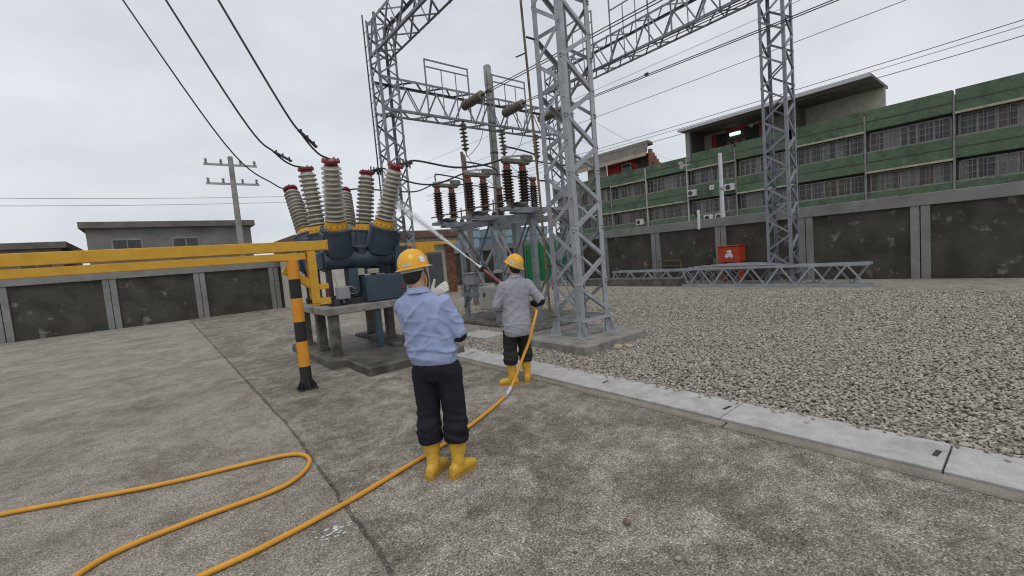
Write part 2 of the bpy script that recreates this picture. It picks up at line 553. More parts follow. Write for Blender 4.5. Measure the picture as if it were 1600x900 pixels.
# trench with lift-out covers, kerb on the paved side
tr = struct(MB().box(3.79, 4.30, -13, 8.3, -.05, -.014).make('cable_trench', M['concrete_dark']))
y = -12.6
k = 0
cover_meshes = [MB().box(0, .50, 0, 1.435, 0, .04, .005).mesh('cover_slab') for _ in range(1)]
notch = MB().box(-.017, .017, -.06, .06, 0, .008, .003).mesh('lifting_slot')
notch.materials.append(M['black'])
while y < 8.2:
    jx = random.uniform(-.006, .006)
    m = Matrix.Translation(V((3.795 + jx, y, -.012 + random.uniform(0, .004)))) @ Matrix.Rotation(random.uniform(-.003, .003), 4, 'Z')
    c = link('cover_slab', cover_meshes[0], M['concrete_pale'], m, tr)
    link('lifting_slot', notch, None, m @ Matrix.Translation(V((.25 + random.uniform(-.03, .03), .05, .0345))) @ Matrix.Rotation(R(90 + random.uniform(-12, 12)), 4, 'Z'), c)
    y += 1.447
y = -12.6
kb = MB().box(0, .115, 0, 2.38, 0, .105, .014).mesh('kerb_stone')
while y < 8.2:
    link('kerb_stone', kb, M['kerb'], Matrix.Translation(V((3.667 + random.uniform(-.004, .004), y, -.087 + random.uniform(-.004, .004)))), tr)
    y += 2.4

# ------------------------------------------------------------------ lattice steel
ANG = {}


def angle_mesh(w, t, m):
    key = (w, t, m.name)
    if key not in ANG:
        mb = MB()
        pr = [(0, 0), (w, 0), (w, t), (t, t), (t, w), (0, w)]
        mb.add([(x, y, 0) for x, y in pr] + [(x, y, 1) for x, y in pr],
               [(i, (i + 1) % 6, 6 + (i + 1) % 6, 6 + i) for i in range(6)] + [(5, 4, 3, 2, 1, 0), (6, 7, 8, 9, 10, 11)])
        me = mb.mesh('steel_angle')
        me.materials.append(m)
        ANG[key] = me
    return ANG[key]


def member(name, p, q, w, t, m, parent, xdir):
    """L angle from p to q, one flange along xdir, the other square to it"""
    p, q = V(p), V(q)
    z = (q - p)
    L = z.length
    z.normalize()
    x = (V(xdir) - z * V(xdir).dot(z)).normalized()
    yv = z.cross(x)
    mt = Matrix(((x.x, yv.x, z.x, p.x), (x.y, yv.y, z.y, p.y), (x.z, yv.z, z.z, p.z), (0, 0, 0, 1))) @ Matrix.Diagonal((1, 1, L, 1))
    return link(name, angle_mesh(w, t, m), None, mt, parent)


def zigzag(parent, A, B, axis, n, s0, s1, hp, phase, w, m, name='brace'):
    """lacing between two parallel members A and B (points at s=0), along unit axis; n outward normal"""
    A, B, axis, n = V(A), V(B), V(axis), V(n)
    s = s0
    i = phase
    off = n * .004
    while s < s1 - .05:
        e = min(s + hp, s1)
        a, b = (A, B) if i % 2 == 0 else (B, A)
        p, q = a + axis * s + off, b + axis * e + off
        z = (q - p).normalized()
        # flange flat on the face, other flange pointing inwards
        xd = (-n).cross(z) * -1
        if z.cross(xd).dot(-n) < 0:
            xd = -xd
        member(name, p - xd.normalized() * w / 2, q - xd.normalized() * w / 2, w, .006, m, parent, xd)
        s = e
        i += 1


def tower(name, label, x0, y0, sx, sy, zb, zt, leg, brc, hp, m, phases, starts, foot=True, loc=None):
    t = thing(name, label, 'lattice tower', (x0 + sx / 2, y0 + sy / 2, 0), None)
    x1, y1 = x0 + sx, y0 + sy
    for (x, y, xd) in ((x0, y0, (1, 0, 0)), (x1, y0, (0, 1, 0)), (x1, y1, (-1, 0, 0)), (x0, y1, (0, -1, 0))):
        member('leg', (x, y, zb), (x, y, zt), leg, .010, m, t, xd)
    faces = (((x0, y0, 0), (x0, y1, 0), (-1, 0, 0)), ((x0, y0, 0), (x1, y0, 0), (0, -1, 0)),
             ((x1, y1, 0), (x0, y1, 0), (0, 1, 0)), ((x1, y1, 0), (x1, y0, 0), (1, 0, 0)))
    for (A, B, n), ph, st in zip(faces, phases, starts):
        zigzag(t, A, B, (0, 0, 1), n, st, zt, hp, ph, brc, m)
        # horizontal strut at the foot
        a, b = V(A) + V((0, 0, zb + .27)), V(B) + V((0, 0, zb + .27))
        member('strut', a + V(n) * .005, b + V(n) * .005, brc * .8, .006, m, t, (0, 0, 1))
    if foot:
        for (x, y, ix, iy) in ((x0, y0, 1, 1), (x1, y0, -1, 1), (x1, y1, -1, -1), (x0, y1, 1, -1)):
            f = MB()
            f.box(x - .13, x + .13, y - .13, y + .13, zb - .002, zb + .016, .003)
            for dx, dy in ((-ix, 0), (0, -iy), (ix * .99, 0), (0, iy * .99)):
                d = V((dx, dy, 0))
                sd = V((-dy, dx, 0)) * .005
                b0 = V((x, y, zb + .016)) - V((ix, iy, 0)) * .004
                pts = [b0, b0 + d * .125, b0 + d * .115 + V((0, 0, .04)), b0 + d * .02 + V((0, 0, .24)), b0 + V((0, 0, .24))]
                f.add([p + sd for p in pts] + [p - sd for p in pts],
                      [(0, 1, 2, 3, 4), (9, 8, 7, 6, 5)] + [(i, 5 + i, 5 + (i + 1) % 5, (i + 1) % 5) for i in range(5)])
            for bx in (-.1, .1):
                for by in (-.1, .1):
                    f.cyl((x + bx, y + by, zb + .015), (x + bx, y + by, zb + .055), .013, n=6)
            f.make('foot_plate', m, t)
    return t


def bolts(t, pts, n, m):
    mb = MB().lathe([(.014, 0), (.014, .012)], None, 6).mesh('bolt')
    mb.materials.append(m)
    for p in pts:
        link('bolt', mb, None, frame(V(p), V(n)), t)


NX, NY, NSX, NSY = 5.45, 4.95, .74, .62
near = tower('lattice_tower', 'tall grey steel lattice tower standing in the gravel nearest to the workers', NX, NY, NSX, NSY, .15, 10.2, .105, .062, .4725, M['steel'], (0, 1, 1, 0), (.61, .555, .555, .61))
fb = MB().box(4.98, 6.62, 4.48, 6.05, -.05, .148, .02)
fb.make('concrete_footing', M['concrete'], near)
bolts(near, [(NX - .006, NY + .05, .61 + .945 * i) for i in range(10)], (-1, 0, 0), M['steel'])
bolts(near, [(NX + .05, NY - .006, 1.03 + .945 * i) for i in range(9)], (0, -1, 0), M['steel'])
bolts(near, [(NX + NSX - .05, NY - .006, .555 + .945 * i) for i in range(9)], (0, -1, 0), M['steel'])
MB().box(NX - .012, NX - .002, NY + .002, NY + .1, 4.15, 4.75).make('splice_plate', M['steel'], near)
MB().box(NX + .002, NX + .1, NY - .012, NY - .002, 2.05, 2.6).make('splice_plate', M['steel'], near)
rod = MB().tube(catmull([(5.30, 5.54, .50), (5.30, 5.56, 2.2), (5.285, 5.60, 4.4), (5.27, 5.64, 6.4), (5.27, 5.66, 9.5)], 5), .021, 8)
rod.cyl((5.30, 5.54, .505), (5.47, 5.54, .49), .018)
rod.make('conduit_pipe', M['rust_pipe'], near, 40)
for z in (1.4, 2.9, 4.05, 5.3):
    MB().bar((5.285, 5.58, z), (5.46, 5.57, z), .025, .025).make('pipe_clamp', M['dark_metal'], near)
MB().cyl((5.27, 5.62, 5.05), (5.12, 5.70, 4.98), .012, n=6).make('step_bolt', M['dark_metal'], near)

FX, FY, FS = 6.55, 14.2, .70
far_t = tower('lattice_tower', 'distant grey lattice tower rising behind the blue breaker', FX, FY, FS, FS, .1, 10.1, .085, .055, .5, M['steel_far'], (0, 1, 1, 0), (.6, .6, .6, .6))
MB().tube([(FX + .05, FY + 1.0, 2.2), (FX + .05, FY + 1.0, 6), (FX + .04, FY + 1.0, 10.45)], .025, 6).make('climbing_rail', M['dark_metal'], far_t)
for z in np.arange(2.6, 10, .48):
    MB().cyl((FX + .05, FY + 1.0, z), (FX + .02, FY + .70, z), .010, n=5).make('rail_bracket', M['dark_metal'], far_t)
TX = 15.05
back_t = tower('lattice_tower', 'farthest lattice tower seen through the near tower beside the low slab', TX, FY, FS, FS, .1, 10.1, .085, .055, .5, M['steel_far'], (0, 1, 1, 0), (.6, .6, .6, .6))
right_t = tower('lattice_tower', 'lattice tower at the right beside the steel lying by the wall', TX, 4.9, FS, FS, .1, 10.1, .085, .055, .5, M['steel_far'], (0, 1, 1, 0), (.6, .6, .6, .6))
for t_, (a, b) in ((far_t, (FX, FY)), (back_t, (TX, FY)), (right_t, (TX, 4.9))):
    MB().box(a - .3, a + 1.0, b - .3, b + 1.0, -.04, .098, .02).make('concrete_footing', M['concrete'], t_)


def beam(label, p, axis, L, w, h, hp, m, cw=.085, bw=.05, group=None):
    """box truss: p = lower corner, axis 'x' or 'y' """
    p = V(p)
    a = V((1, 0, 0)) if axis == 'x' else V((0, 1, 0))
    s = V((0, 1, 0)) if axis == 'x' else V((1, 0, 0))
    up = V((0, 0, 1))
    t = thing('gantry_beam', label, 'gantry beam', p)
    c00, c10, c01, c11 = p, p + s * w, p + up * h, p + s * w + up * h
    for c, xd in ((c00, s), (c10, up), (c11, -s), (c01, -up)):
        xs = xd
        z = a
        yv = z.cross(xs)
        # keep the second flange pointing into the truss
        centre = p + s * w / 2 + up * h / 2
        if yv.dot(centre - c) < 0:
            xs = {0: up, 1: -s, 2: -up, 3: s}[[c00, c10, c11, c01].index(c)]
        member('chord', c, c + a * L, cw, .008, m, t, xs)
    zigzag(t, c00, c01, a, -s, .1, L - .1, hp, 0, bw, m)
    zigzag(t, c10, c11, a, s, .1, L - .1, hp, 1, bw, m)
    zigzag(t, c00, c10, a, -up, .1, L - .1, hp, 1, bw, m)
    zigzag(t, c01, c11, a, up, .1, L - .1, hp, 0, bw, m)
    return t


def guard(parent, p, q, z0, zt, zm, m):
    """goal-post frame standing on a beam from p to q"""
    p, q = V((p[0], p[1], 0)), V((q[0], q[1], 0))
    up = V((0, 0, 1))
    d = (q - p)
    f = MB()
    f.bar(p + up * z0, p + up * zt, .045, .045, d)
    f.bar(q + up * z0, q + up * zt, .045, .045, d)
    f.bar(p + up * (zt - .02), q + up * (zt - .02), .045, .045)
    f.bar(p + up * zm, q + up * zm, .04, .04)
    for k in (.36, .69):
        f.bar(p.lerp(q, k) + up * z0, p.lerp(q, k) + up * zm, .028, .028, d)
    f.make('guard_frame', m, parent)


SF = M['steel_far']
vb = beam('blue-grey truss beam running right from the distant tower, carrying the insulator strings', (FX, FY, 6.93), 'x', TX + FS - FX, .70, 1.14, .62, SF)
guard(vb, (8.31, 14.19), (10.17, 14.19), 7.0, 8.95, 8.68, SF)
guard(vb, (11.36, 14.19), (13.10, 14.19), 7.0, 8.98, 8.70, SF)
ub = beam('truss beam coming overhead from the top of the distant tower', (FX, NY, 8.85), 'y', FY + FS - NY, .70, 1.1, .62, SF)
rb = beam('truss beam slanting up to the top right corner behind the near tower', (TX, 4.9, 9.0), 'y', FY + FS - 4.9, .70, 1.1, .62, SF)
for a, b in ((13.6, 11.9), (11.0, 9.3), (8.4, 6.7)):
    guard(rb, (TX - .03, a), (TX - .03, b), 9.05, 11.4, 10.95, SF)

# caged ladder near the far right tower
ld = thing('caged_ladder', 'thin caged ladder rising behind the near tower', 'ladder', (14.3, 12.75, 0))
for yy in (12.62, 12.98):
    MB().bar((14.3, yy, 0), (14.3, yy, 7.4), .035, .02, (1, 0, 0)).make('rail', SF, ld)
rg = MB().cyl((14.3, 12.62, 0), (14.3, 12.98, 0), .011, n=5).mesh('rung')
rg.materials.append(SF)
for z in np.arange(.4, 7.3, .3):
    link('rung', rg, None, Matrix.Translation((0, 0, z)), ld)
hp_ = MB().tube([(14.3 - .02 - .62 * math.sin(math.pi * k / 12), 12.8 - .33 * math.cos(math.pi * k / 12), 0) for k in range(13)], .012, 5).mesh('cage_hoop')
hp_.materials.append(SF)
for z in np.arange(2.4, 7.4, .7):
    link('cage_hoop', hp_, None, Matrix.Translation((0, 0, z)), ld)
for k in (2, 4, 6, 8, 10):
    x, yy = 14.28 - .62 * math.sin(math.pi * k / 12), 12.8 - .33 * math.cos(math.pi * k / 12)
    MB().bar((x, yy, 2.4), (x, yy, 7.3), .02, .006, (1, 0, 0)).make('cage_bar', SF, ld)

# ------------------------------------------------------------------ porcelain
def shed_profile(n, L, rc, r0, r1, z0=0.0):
    pr = [(rc, z0)]
    p = L / n
    for i in range(n):
        r = r0 + (r1 - r0) * (i + .5) / n
        b = z0 + i * p
        pr += [(rc, b + .12 * p), (rc + (r - rc) * .8, b + .20 * p), (r * .985, b + .25 * p), (r, b + .34 * p), (r * .985, b + .46 * p), (rc + (r - rc) * .7, b + .60 * p), (rc + (r - rc) * .2, b + .74 * p), (rc, b + .88 * p)]
    pr.append((rc, z0 + L))
    return pr


def disc_string(name, label, p, d, n, pitch, r, group=None):
    t = thing(name, label, 'insulator', p, group)
    d = V(d).normalized()
    for i in range(n):
        pr = [(.02, 0), (.05, .005), (.06, .05), (r * .6, .062), (r, .085), (r, .10), (r * .8, .112), (.04, .118), (.022, .125), (.018, pitch)]
        key = ('disc', r, pitch)
        if key not in ANG:
            me = MB().lathe(pr, None, 18).mesh('insulator_disc', 40)
            me.materials.append(M['disc_glaze'])
            ANG[key] = me
        link('insulator_disc', ANG[key], None, frame(V(p) + d * (pitch * i + .09), d), t)
    h = MB()
    h.cyl(V(p), V(p) + d * .1, .016, n=8)
    h.make('top_shackle', M['dark_metal'], t)
    e = V(p) + d * (.09 + n * pitch)
    MB().cyl(e, e + d * .16, .03, .022, n=8).box(e.x - .05, e.x + .05, e.y - .05, e.y + .05, e.z - .035, e.z + .035, .008).make('end_clamp', M['dark_metal'], t)
    return e + d * .14


HE = []
for i, (x, lab) in enumerate(((9.72, 'hanging grey insulator string under the truss beam, leftmost, by the brown pole'),
                              (11.62, 'hanging grey insulator string beside the concrete utility pole, middle of three'),
                              (13.50, 'hanging grey insulator string close to the near tower, rightmost of three'))):
    HE.append(disc_string('hanging_insulator', lab, (x, 14.2, 6.95), (.04, -.02, -1), 7, .148, .15, 'hanging insulator strings'))
SE = []
for i, (x, lab) in enumerate(((9.75, 'sideways strain insulator string on the truss beam left of the concrete pole'),
                              (11.72, 'sideways strain insulator string on the truss beam right of the concrete pole'),
                              (13.70, 'sideways strain insulator string on the truss beam seen through the near tower'))):
    SE.append(disc_string('strain_insulator', lab, (x, 14.18, 7.42), (.06, -1, .06), 10, .118, .175, 'strain insulator strings'))

# ------------------------------------------------------------------ circuit breaker
br = thing('circuit_breaker', 'dark slate-blue circuit breaker with six grey bushings on a concrete table', 'circuit breaker', (3.0, 8.9, 1.0))
BM = M['breaker']
phases = [(8.22, -.40, .93), (8.98, 0.0, 1.0), (9.66, .42, .95)]
BT = {}
for pi, (ty, ly, hl) in enumerate(phases):
    tz = 1.83
    tk = MB().lathe([(.19, 0), (.205, .006), (.205, .03), (.172, .035), (.172, 1.26), (.205, 1.265), (.205, 1.29), (.19, 1.30)], frame((2.33, ty, tz), (1, 0, 0)), 28)
    tank = tk.make('tank', BM, br, 40)
    st = MB()
    st.lathe([(.11, .10), (.11, .20), (.135, .205), (.135, .235), (.06, .24)], frame((3.02, ty - .04, tz), (0, -.15, 1)), 22)
    st.make('manhole_cover', BM, tank, 40)
    eb = MB().box(3.632, 3.89, ty - .22, ty + .22, 1.50, 2.02, .02)
    eb.make('end_housing', BM, br)
    MB().box(2.25, 2.328, ty - .12, ty + .12, 1.68, 1.98, .015).make('end_plate', BM, br)
    for sx, bx in ((-1, 2.60), (1, 3.40)):
        ax = V((sx * .125 * (1.15 if sx > 0 else .8), ly, .97)).normalized()
        o = V((bx - sx * .03, ty, tz))
        base = o + ax * ((2.43 - tz) / ax.z)
        Lt = (base - o).length
        tu = MB().lathe([(.21, .10), (.25, .13), (.256, Lt - .07), (.272, Lt - .065), (.272, Lt - .035), (.20, Lt - .030)], frame(o, ax), 10 if False else 26)
        turret = tu.make('turret', BM, br, 35)
        bxm = frame(o, ax, V((1, 0, 0)))
        MB().box(-.12, .12, sx * .20 - .08, sx * .20 + .13, .16, Lt - .09, .015, bxm).make('turret_box', BM, br)
        L = 1.02 * hl
        bs = MB().lathe(shed_profile(12, L, .118, .192, .162), frame(base + ax * .10, ax), 30).make('bushing', M['porcelain'], br, 50)
        MB().lathe([(.15, -.035), (.198, -.03), (.198, .02), (.19, .024), (.178, .07), (.178, .10), (.12, .105)], frame(base, ax), 26).make('flange', M['yellow'], bs, 35)
        top = base + ax * (.10 + L)
        cp = MB().lathe([(.11, 0), (.11, .015), (.10, .02), (.10, .045), (.145, .05), (.148, .085), (.138, .10), (.05, .108)], frame(top, ax), 22)
        fm = frame(top, ax)
        for a in range(6):
            q = fm @ V((.118 * math.cos(a * 1.047), .118 * math.sin(a * 1.047), .095))
            cp.cyl(q, q + ax * .028, .013, n=6)
        cp.make('terminal_cap', M['red_cap'], bs, 35)
        bm_ = MB()
        fb_ = frame(base, ax)
        for a in range(12):
            q = fb_ @ V((.19 * math.cos(a * .5236), .19 * math.sin(a * .5236), .018))
            bm_.cyl(q, q + ax * .02, .011, n=6)
        bm_.make('flange_bolts', M['dark_metal'], bs)
        BT[pi, sx] = top + ax * .085
# support frame, drive column and cabinet
fr = MB()
for yy in (8.05, 8.6, 9.5):
    fr.bar((2.32, yy, 1.06), (3.75, yy, 1.06), .08, .10)
for xx in (2.42, 3.55):
    fr.bar((xx, 7.9, 1.06), (xx, 9.85, 1.06), .08, .11)
    for ty, _, _ in phases:
        fr.bar((xx, ty, 1.1), (xx, ty, 1.68), .09, .09, (1, 0, 0))
fr.make('support_frame', M['dark_metal'], br)
MB().box(2.72, 2.90, 8.02, 8.3, 1.20, 1.66, .012).make('drive_column', BM, br)
cb = MB().box(2.93, 3.72, 7.80, 8.30, 1.01, 1.50, .012).make('control_cabinet', BM, br)
MB().box(2.955, 3.695, 7.785, 7.799, 1.035, 1.475, .004).make('cabinet_door', BM, cb)
MB().box(3.60, 3.655, 7.765, 7.784, 1.20, 1.30, .006).make('door_handle', M['red_cap'], cb)
MB().box(2.88, 3.0, 8.0, 8.2, 1.52, 1.64, .004).box(3.08, 3.3, 8.05, 8.15, 1.53, 1.62, .004).make('gauge_box', M['cabinet_beige'], br)
pp = MB()
pp.tube(catmull([(2.75, 8.1, 1.25), (2.62, 7.98, 1.15), (2.5, 8.0, 1.3), (2.45, 8.05, 1.6)]), .014, 6)
pp.tube(catmull([(2.55, 7.95, 1.05), (2.55, 7.95, 1.3), (2.7, 7.97, 1.33), (2.8, 8.0, 1.28)]), .012, 6)
pp.tube(catmull([(3.42, 7.98, 2.35), (3.25, 7.98, 2.05), (3.2, 8.02, 1.98)]), .012, 6)
pp.make('pipework', M['alu'], br, 40)
MB().box(2.46, 2.66, 7.9, 8.1, 1.12, 1.34, .01).make('junction_box', M['cabinet'], br)

tb = thing('concrete_table', 'weathered concrete table on square legs carrying the breaker', 'support table', (3.0, 8.8, .15))
MB().box(2.16, 3.84, 7.70, 9.98, .875, 1.005, .012).make('table_slab', M['concrete'], tb)
lgm = MB().box(-.078, .078, -.078, .078, .148, .877, .01).mesh('leg')
for x in (2.30, 3.66):
    for yy in (7.85, 8.66, 9.72):
        link('leg', lgm, M['concrete_dark'], Matrix.Translation((x, yy, 0)), tb)
MB().box(3.02, 3.13, 7.74, 7.83, .16, .87, .005).make('steel_prop', M['breaker'], tb)
MB().box(2.08, 2.52, 7.50, 10.2, -.03, .15, .03).box(3.42, 3.95, 7.95, 10.2, -.03, .15, .03).make('foot_pad', M['concrete_dark'], tb)
tag(MB().box(2.32, 4.05, 6.45, 7.495, -.03, .145, .025).box(2.53, 3.40, 7.52, 10.1, -.03, .10, .02).make('concrete_plinth', M['wet']), 'low stained concrete step in front of the breaker table', 'plinth')

# ------------------------------------------------------------------ yellow frame and striped posts
yf = thing('yellow_steel_frame', 'yellow painted steel bracket frame left of the breaker', 'steel frame', (1.5, 6.9, 0))
YM = M['bracket_yellow']
MB().bar((-3.1, 6.9, 2.035), (2.03, 6.9, 2.035), .14, .14, c=.006).make('top_beam', YM, yf)
MB().box(2.032, 2.045, 6.82, 6.98, 1.955, 2.115, .002).make('end_plate', YM, yf)
MB().bar((-3.0, 6.9, 1.89), (1.72, 6.9, 1.89), .12, .10, c=.005).make('lower_beam', YM, yf)
MB().bar((1.80, 6.9, 1.18), (1.80, 6.9, 1.965), .12, .13, (0, 1, 0), c=.005).make('hanger', YM, yf)
MB().bar((1.60, 7.06, 1.2), (1.58, 7.06, 1.95), .09, .09, (0, 1, 0), c=.004).make('rear_hanger', YM, yf)
MB().bar((1.42, 6.9, 1.72), (1.78, 6.9, 1.45), .11, .11, c=.005).make('diagonal', YM, yf)
MB().bar((1.74, 6.9, 1.20), (2.01, 6.9, 1.20), .11, .10, c=.005).make('bottom_bracket', YM, yf)
MB().bar((1.86, 6.9, 1.42), (2.00, 6.9, 1.42), .11, .08, c=.005).make('middle_bracket', YM, yf)
MB().box(1.97, 1.99, 6.85, 6.95, 1.255, 1.375).make('bracket_plate', M['red_cap'], yf)


def striped_post(x, y, label):
    t = thing('striped_post', label, 'post', (x, y, 0), 'striped posts under the yellow frame')
    f = MB().box(x - .125, x + .125, y - .125, y + .125, -.002, .016, .003)
    for a in range(8):
        d = V((math.cos(a * .785), math.sin(a * .785), 0))
        sd = V((-d.y, d.x, 0)) * .005
        b0 = V((x, y, .016)) + d * .06
        ps = [b0, b0 + d * .075, b0 + d * .068 + V((0, 0, .03)), b0 + V((0, 0, .15))]
        f.add([p + sd for p in ps] + [p - sd for p in ps], [(0, 1, 2, 3), (7, 6, 5, 4)] + [(i, 4 + i, 4 + (i + 1) % 4, (i + 1) % 4) for i in range(4)])
    f.make('base_plate', M['black_paint'], t)
    zs = [.016, .33, .69, .97, 1.30, 1.57, 1.83]
    for i in range(6):
        MB().lathe([(.076, zs[i]), (.076, zs[i + 1])], Matrix.Translation((x, y, 0)), 24).make('black_band' if i % 2 == 0 else 'orange_band', M['black_paint'] if i % 2 == 0 else M['orange'], t, 40)


striped_post(1.49, 6.66, 'black and orange striped post standing left of the concrete table')
striped_post(-2.6, 6.9, 'black and orange striped post at the far left end of the yellow frame')
MB().box(1.40, 1.58, 6.60, 6.96, 1.831, 1.84).make('cap_plate', YM, yf)

# ------------------------------------------------------------------ disconnector stand
ds = thing('switch_stand', 'grey steel stand with cross braces under the brown insulators', 'steel stand', (7.1, 8.6, 0))
M['steel_mid'] = mat('dull_galvanised_steel', (.20, .22, .245), (.28, .30, .325), 5, .55, .25, .15, 60, c3=(.15, .15, .15), s3=2.3, lo3=.55, hi3=.8)
SM = M['steel_mid']
DZ = 2.44
for x in (6.42, 7.75):
    for yy in (7.05, 9.9):
        MB().bar((x, yy, .08), (x, yy, DZ), .11, .11, (0, 1, 0), c=.004).make('post', SM, ds)
        MB().box(x - .14, x + .14, yy - .14, yy + .14, .078, .10).make('base_plate', SM, ds)
MB().bar((7.1, 8.4, .08), (7.1, 8.4, DZ), .17, .17, (0, 1, 0), c=.004).make('post', SM, ds)
for x in (6.42, 7.75):
    MB().bar((x, 6.75, DZ + .05), (x, 10.35, DZ + .05), .07, .15, c=.004).make('long_beam', SM, ds)
for yy in (7.03, 8.47, 9.9):
    MB().bar((5.62, yy, DZ + .165), (8.1, yy, DZ + .165), .16, .075, c=.004).make('cross_beam', SM, ds)
    for e_ in (-.11, .11):
        MB().bar((5.9, yy + e_, DZ + .10), (6.9, yy + e_, DZ + .10), .05, .05).make('cross_angle', SM, ds)
for x in (6.42, 7.75):
    ym = 8.475
    for a, b in (((x, 7.05, .35), (x, ym, DZ)), ((x, ym, .35), (x, 7.05, DZ)), ((x, ym, .35), (x, 9.9, DZ)), ((x, 9.9, .35), (x, ym, DZ))):
        member('brace', V(a) + V((-.06, 0, 0)), V(b) + V((-.06, 0, 0)), .06, .006, SM, ds, (0, 1, 0))
    MB().bar((x, ym, .08), (x, ym, DZ), .07, .07, (0, 1, 0)).make('post', SM, ds)
for yy in (7.05, 9.9):
    for a, b in (((6.42, yy, .5), (7.75, yy, DZ - .1)), ((7.75, yy, .5), (6.42, yy, DZ - .1))):
        member('brace', V(a) + V((0, -.06, 0)), V(b) + V((0, -.06, 0)), .06, .006, SM, ds, (1, 0, 0))
MB().box(6.0, 8.3, 6.7, 10.4, -.03, .08, .03).make('concrete_pad', M['concrete_dark'], ds)
for z in (.72, .90):
    MB().bar((6.34, 9.02, z), (6.34, 9.98, z), .05, .13, c=.004).make('rail', SM, ds)

INS = MB().lathe(shed_profile(11, .66, .074, .122, .116, .12), None, 22).mesh('insulator_post', 50)
INS.materials.append(M['brown_porcelain'])
INSF = MB().lathe([(.05, -.0), (.085, .004), (.085, .03), (.05, .035), (.075, .10), (.07, .125), (.04, .126)], None, 16).mesh('base_fitting', 35)
INSF.materials.append(M['beige_metal'])
INSC = MB().lathe([(.04, .779), (.075, .78), (.078, .84), (.05, .875), (.085, .88), (.085, .90), (.04, .901)], None, 16).mesh('top_fitting', 35)
INSC.materials.append(M['rust_cap'])
ZB = DZ + .204
ARM = []
for yy, lab in ((9.9, 'brown insulator disconnect switch at the far left end of the stand'),
                (8.47, 'brown insulator disconnect switch in the middle of the stand'),
                (7.03, 'brown insulator disconnect switch nearest to the lattice tower')):
    t = thing('disconnect_switch', lab, 'switch', (6.05, yy, ZB), 'disconnect switches on the stand')
    for x in (5.82, 6.25, 7.85):
        m = Matrix.Translation((x, yy, ZB))
        io = link('insulator_post', INS, None, m, t)
        link('base_fitting', INSF, None, m, io)
        link('top_fitting', INSC, None, m, io)
    zt = ZB + .90
    MB().box(5.70, 6.44, yy - .055, yy + .055, zt + .002, zt + .10, .02).make('contact_beam', M['beige_metal'], t)
    MB().box(6.26, 6.52, yy - .075, yy + .075, zt + .06, zt + .20, .02).make('contact_housing', M['beige_metal'], t)
    MB().bar((5.72, yy, zt + .11), (6.30, yy, zt + .19), .05, .035).make('blade', M['alu'], t)
    MB().tube(catmull([(5.80, yy, zt + .15), (5.80, yy, zt + .30), (5.88, yy, zt + .33), (6.4, yy, zt + .28), (6.66, yy - .02, zt + .20), (6.68, yy - .02, zt + .02)], 5), .018, 8).make('jumper_tube', M['wire'], t, 40)
    MB().box(7.74, 7.96, yy - .05, yy + .05, zt + .002, zt + .09, .02).make('rear_contact', M['beige_metal'], t)
    MB().cyl((6.52, yy, zt + .10), (7.75, yy, zt + .05), .016, n=8).make('busbar', M['wire'], t)
    mk = MB()
    mk.cyl((5.82, yy - .10, ZB - .02), (5.82, yy - .10, ZB + .16), .03, n=8)
    mk.box(5.95, 6.15, yy - .1, yy + .1, ZB + .002, ZB + .10, .01)
    mk.cyl((6.48, yy - .02, ZB), (6.48, yy - .02, ZB + .38), .016, n=6)
    mk.lathe([(.06, 0), (.05, .06), (.02, .10)], Matrix.Translation((6.48, yy - .02, ZB)), 10)
    mk.make('operating_crank', M['dark_metal'], t)
    ARM.append((5.70, yy, zt + .06))
MB().tube([(5.74, 10.2, ZB + .15), (5.74, 6.9, ZB + .13)], .016, 6).make('operating_rod', M['rust_pipe'], ds)
MB().tube([(6.05, 10.2, ZB + .06), (6.05, 6.8, ZB + .06)], .014, 6).make('operating_rod', M['alu'], ds)
# underslung cap and cabinets on the stand
MB().lathe([(.05, 0), (.09, .03), (.07, .1), (.1, .12), (.1, .16), (.03, .17)], Matrix.Translation((7.1, 7.1, 2.22)), 14).make('underslung_fitting', M['yellow'], ds, 40)
kc = thing('mechanism_box', 'small grey switch box with a sloped lid on the stand', 'box', (6.3, 9.35, .98))
MB().box(6.18, 6.42, 9.18, 9.58, .98, 1.26, .01).make('case', M['cabinet'], kc)
MB().box(6.15, 6.45, 9.14, 9.62, 1.262, 1.29, .008).make('lid', M['cabinet'], kc)
MB().tube(catmull([(6.3, 9.6, 1.1), (6.3, 9.75, 1.0), (6.32, 9.8, .7)]), .012, 6).make('cable', M['black'], kc)
kb2 = thing('control_box', 'beige control cabinet between the stand legs beside the worker in grey', 'cabinet', (6.4, 8.6, .3))
MB().box(6.20, 6.60, 8.15, 8.98, .36, .93, .012).make('case', M['cabinet_beige'], kb2)
MB().box(6.185, 6.199, 8.19, 8.94, .39, .90, .003).make('door', M['cabinet_beige'], kb2)
MB().box(6.17, 6.184, 8.70, 8.78, .68, .78, .003).make('latch', M['dark_metal'], kb2)
MB().box(6.3, 6.5, 8.3, 8.5, .08, .358).make('pedestal', M['cabinet'], kb2)
mo = thing('motor_drive', 'grey finned motor drive above the control cabinet', 'motor', (6.4, 8.42, .95))
mm = MB()
for i in range(5):
    mm.lathe([(.09, 0), (.11, .012), (.11, .028), (.09, .035)], Matrix.Translation((6.42, 8.42, .99 + i * .05)), 16)
mm.make('fins', M['dark_metal'], mo, 40)
MB().box(6.34, 6.50, 8.34, 8.50, .932, .99, .01).make('base', M['cabinet'], mo)
MB().lathe([(.1, 0), (.13, .02), (.12, .06), (.03, .10)], Matrix.Translation((6.42, 8.42, 1.24)), 16).make('cap', M['cabinet'], mo, 40)
ex = thing('fire_extinguisher', 'small bright red cylinder hanging behind the near tower leg', 'extinguisher', (6.62, 6.72, .82))
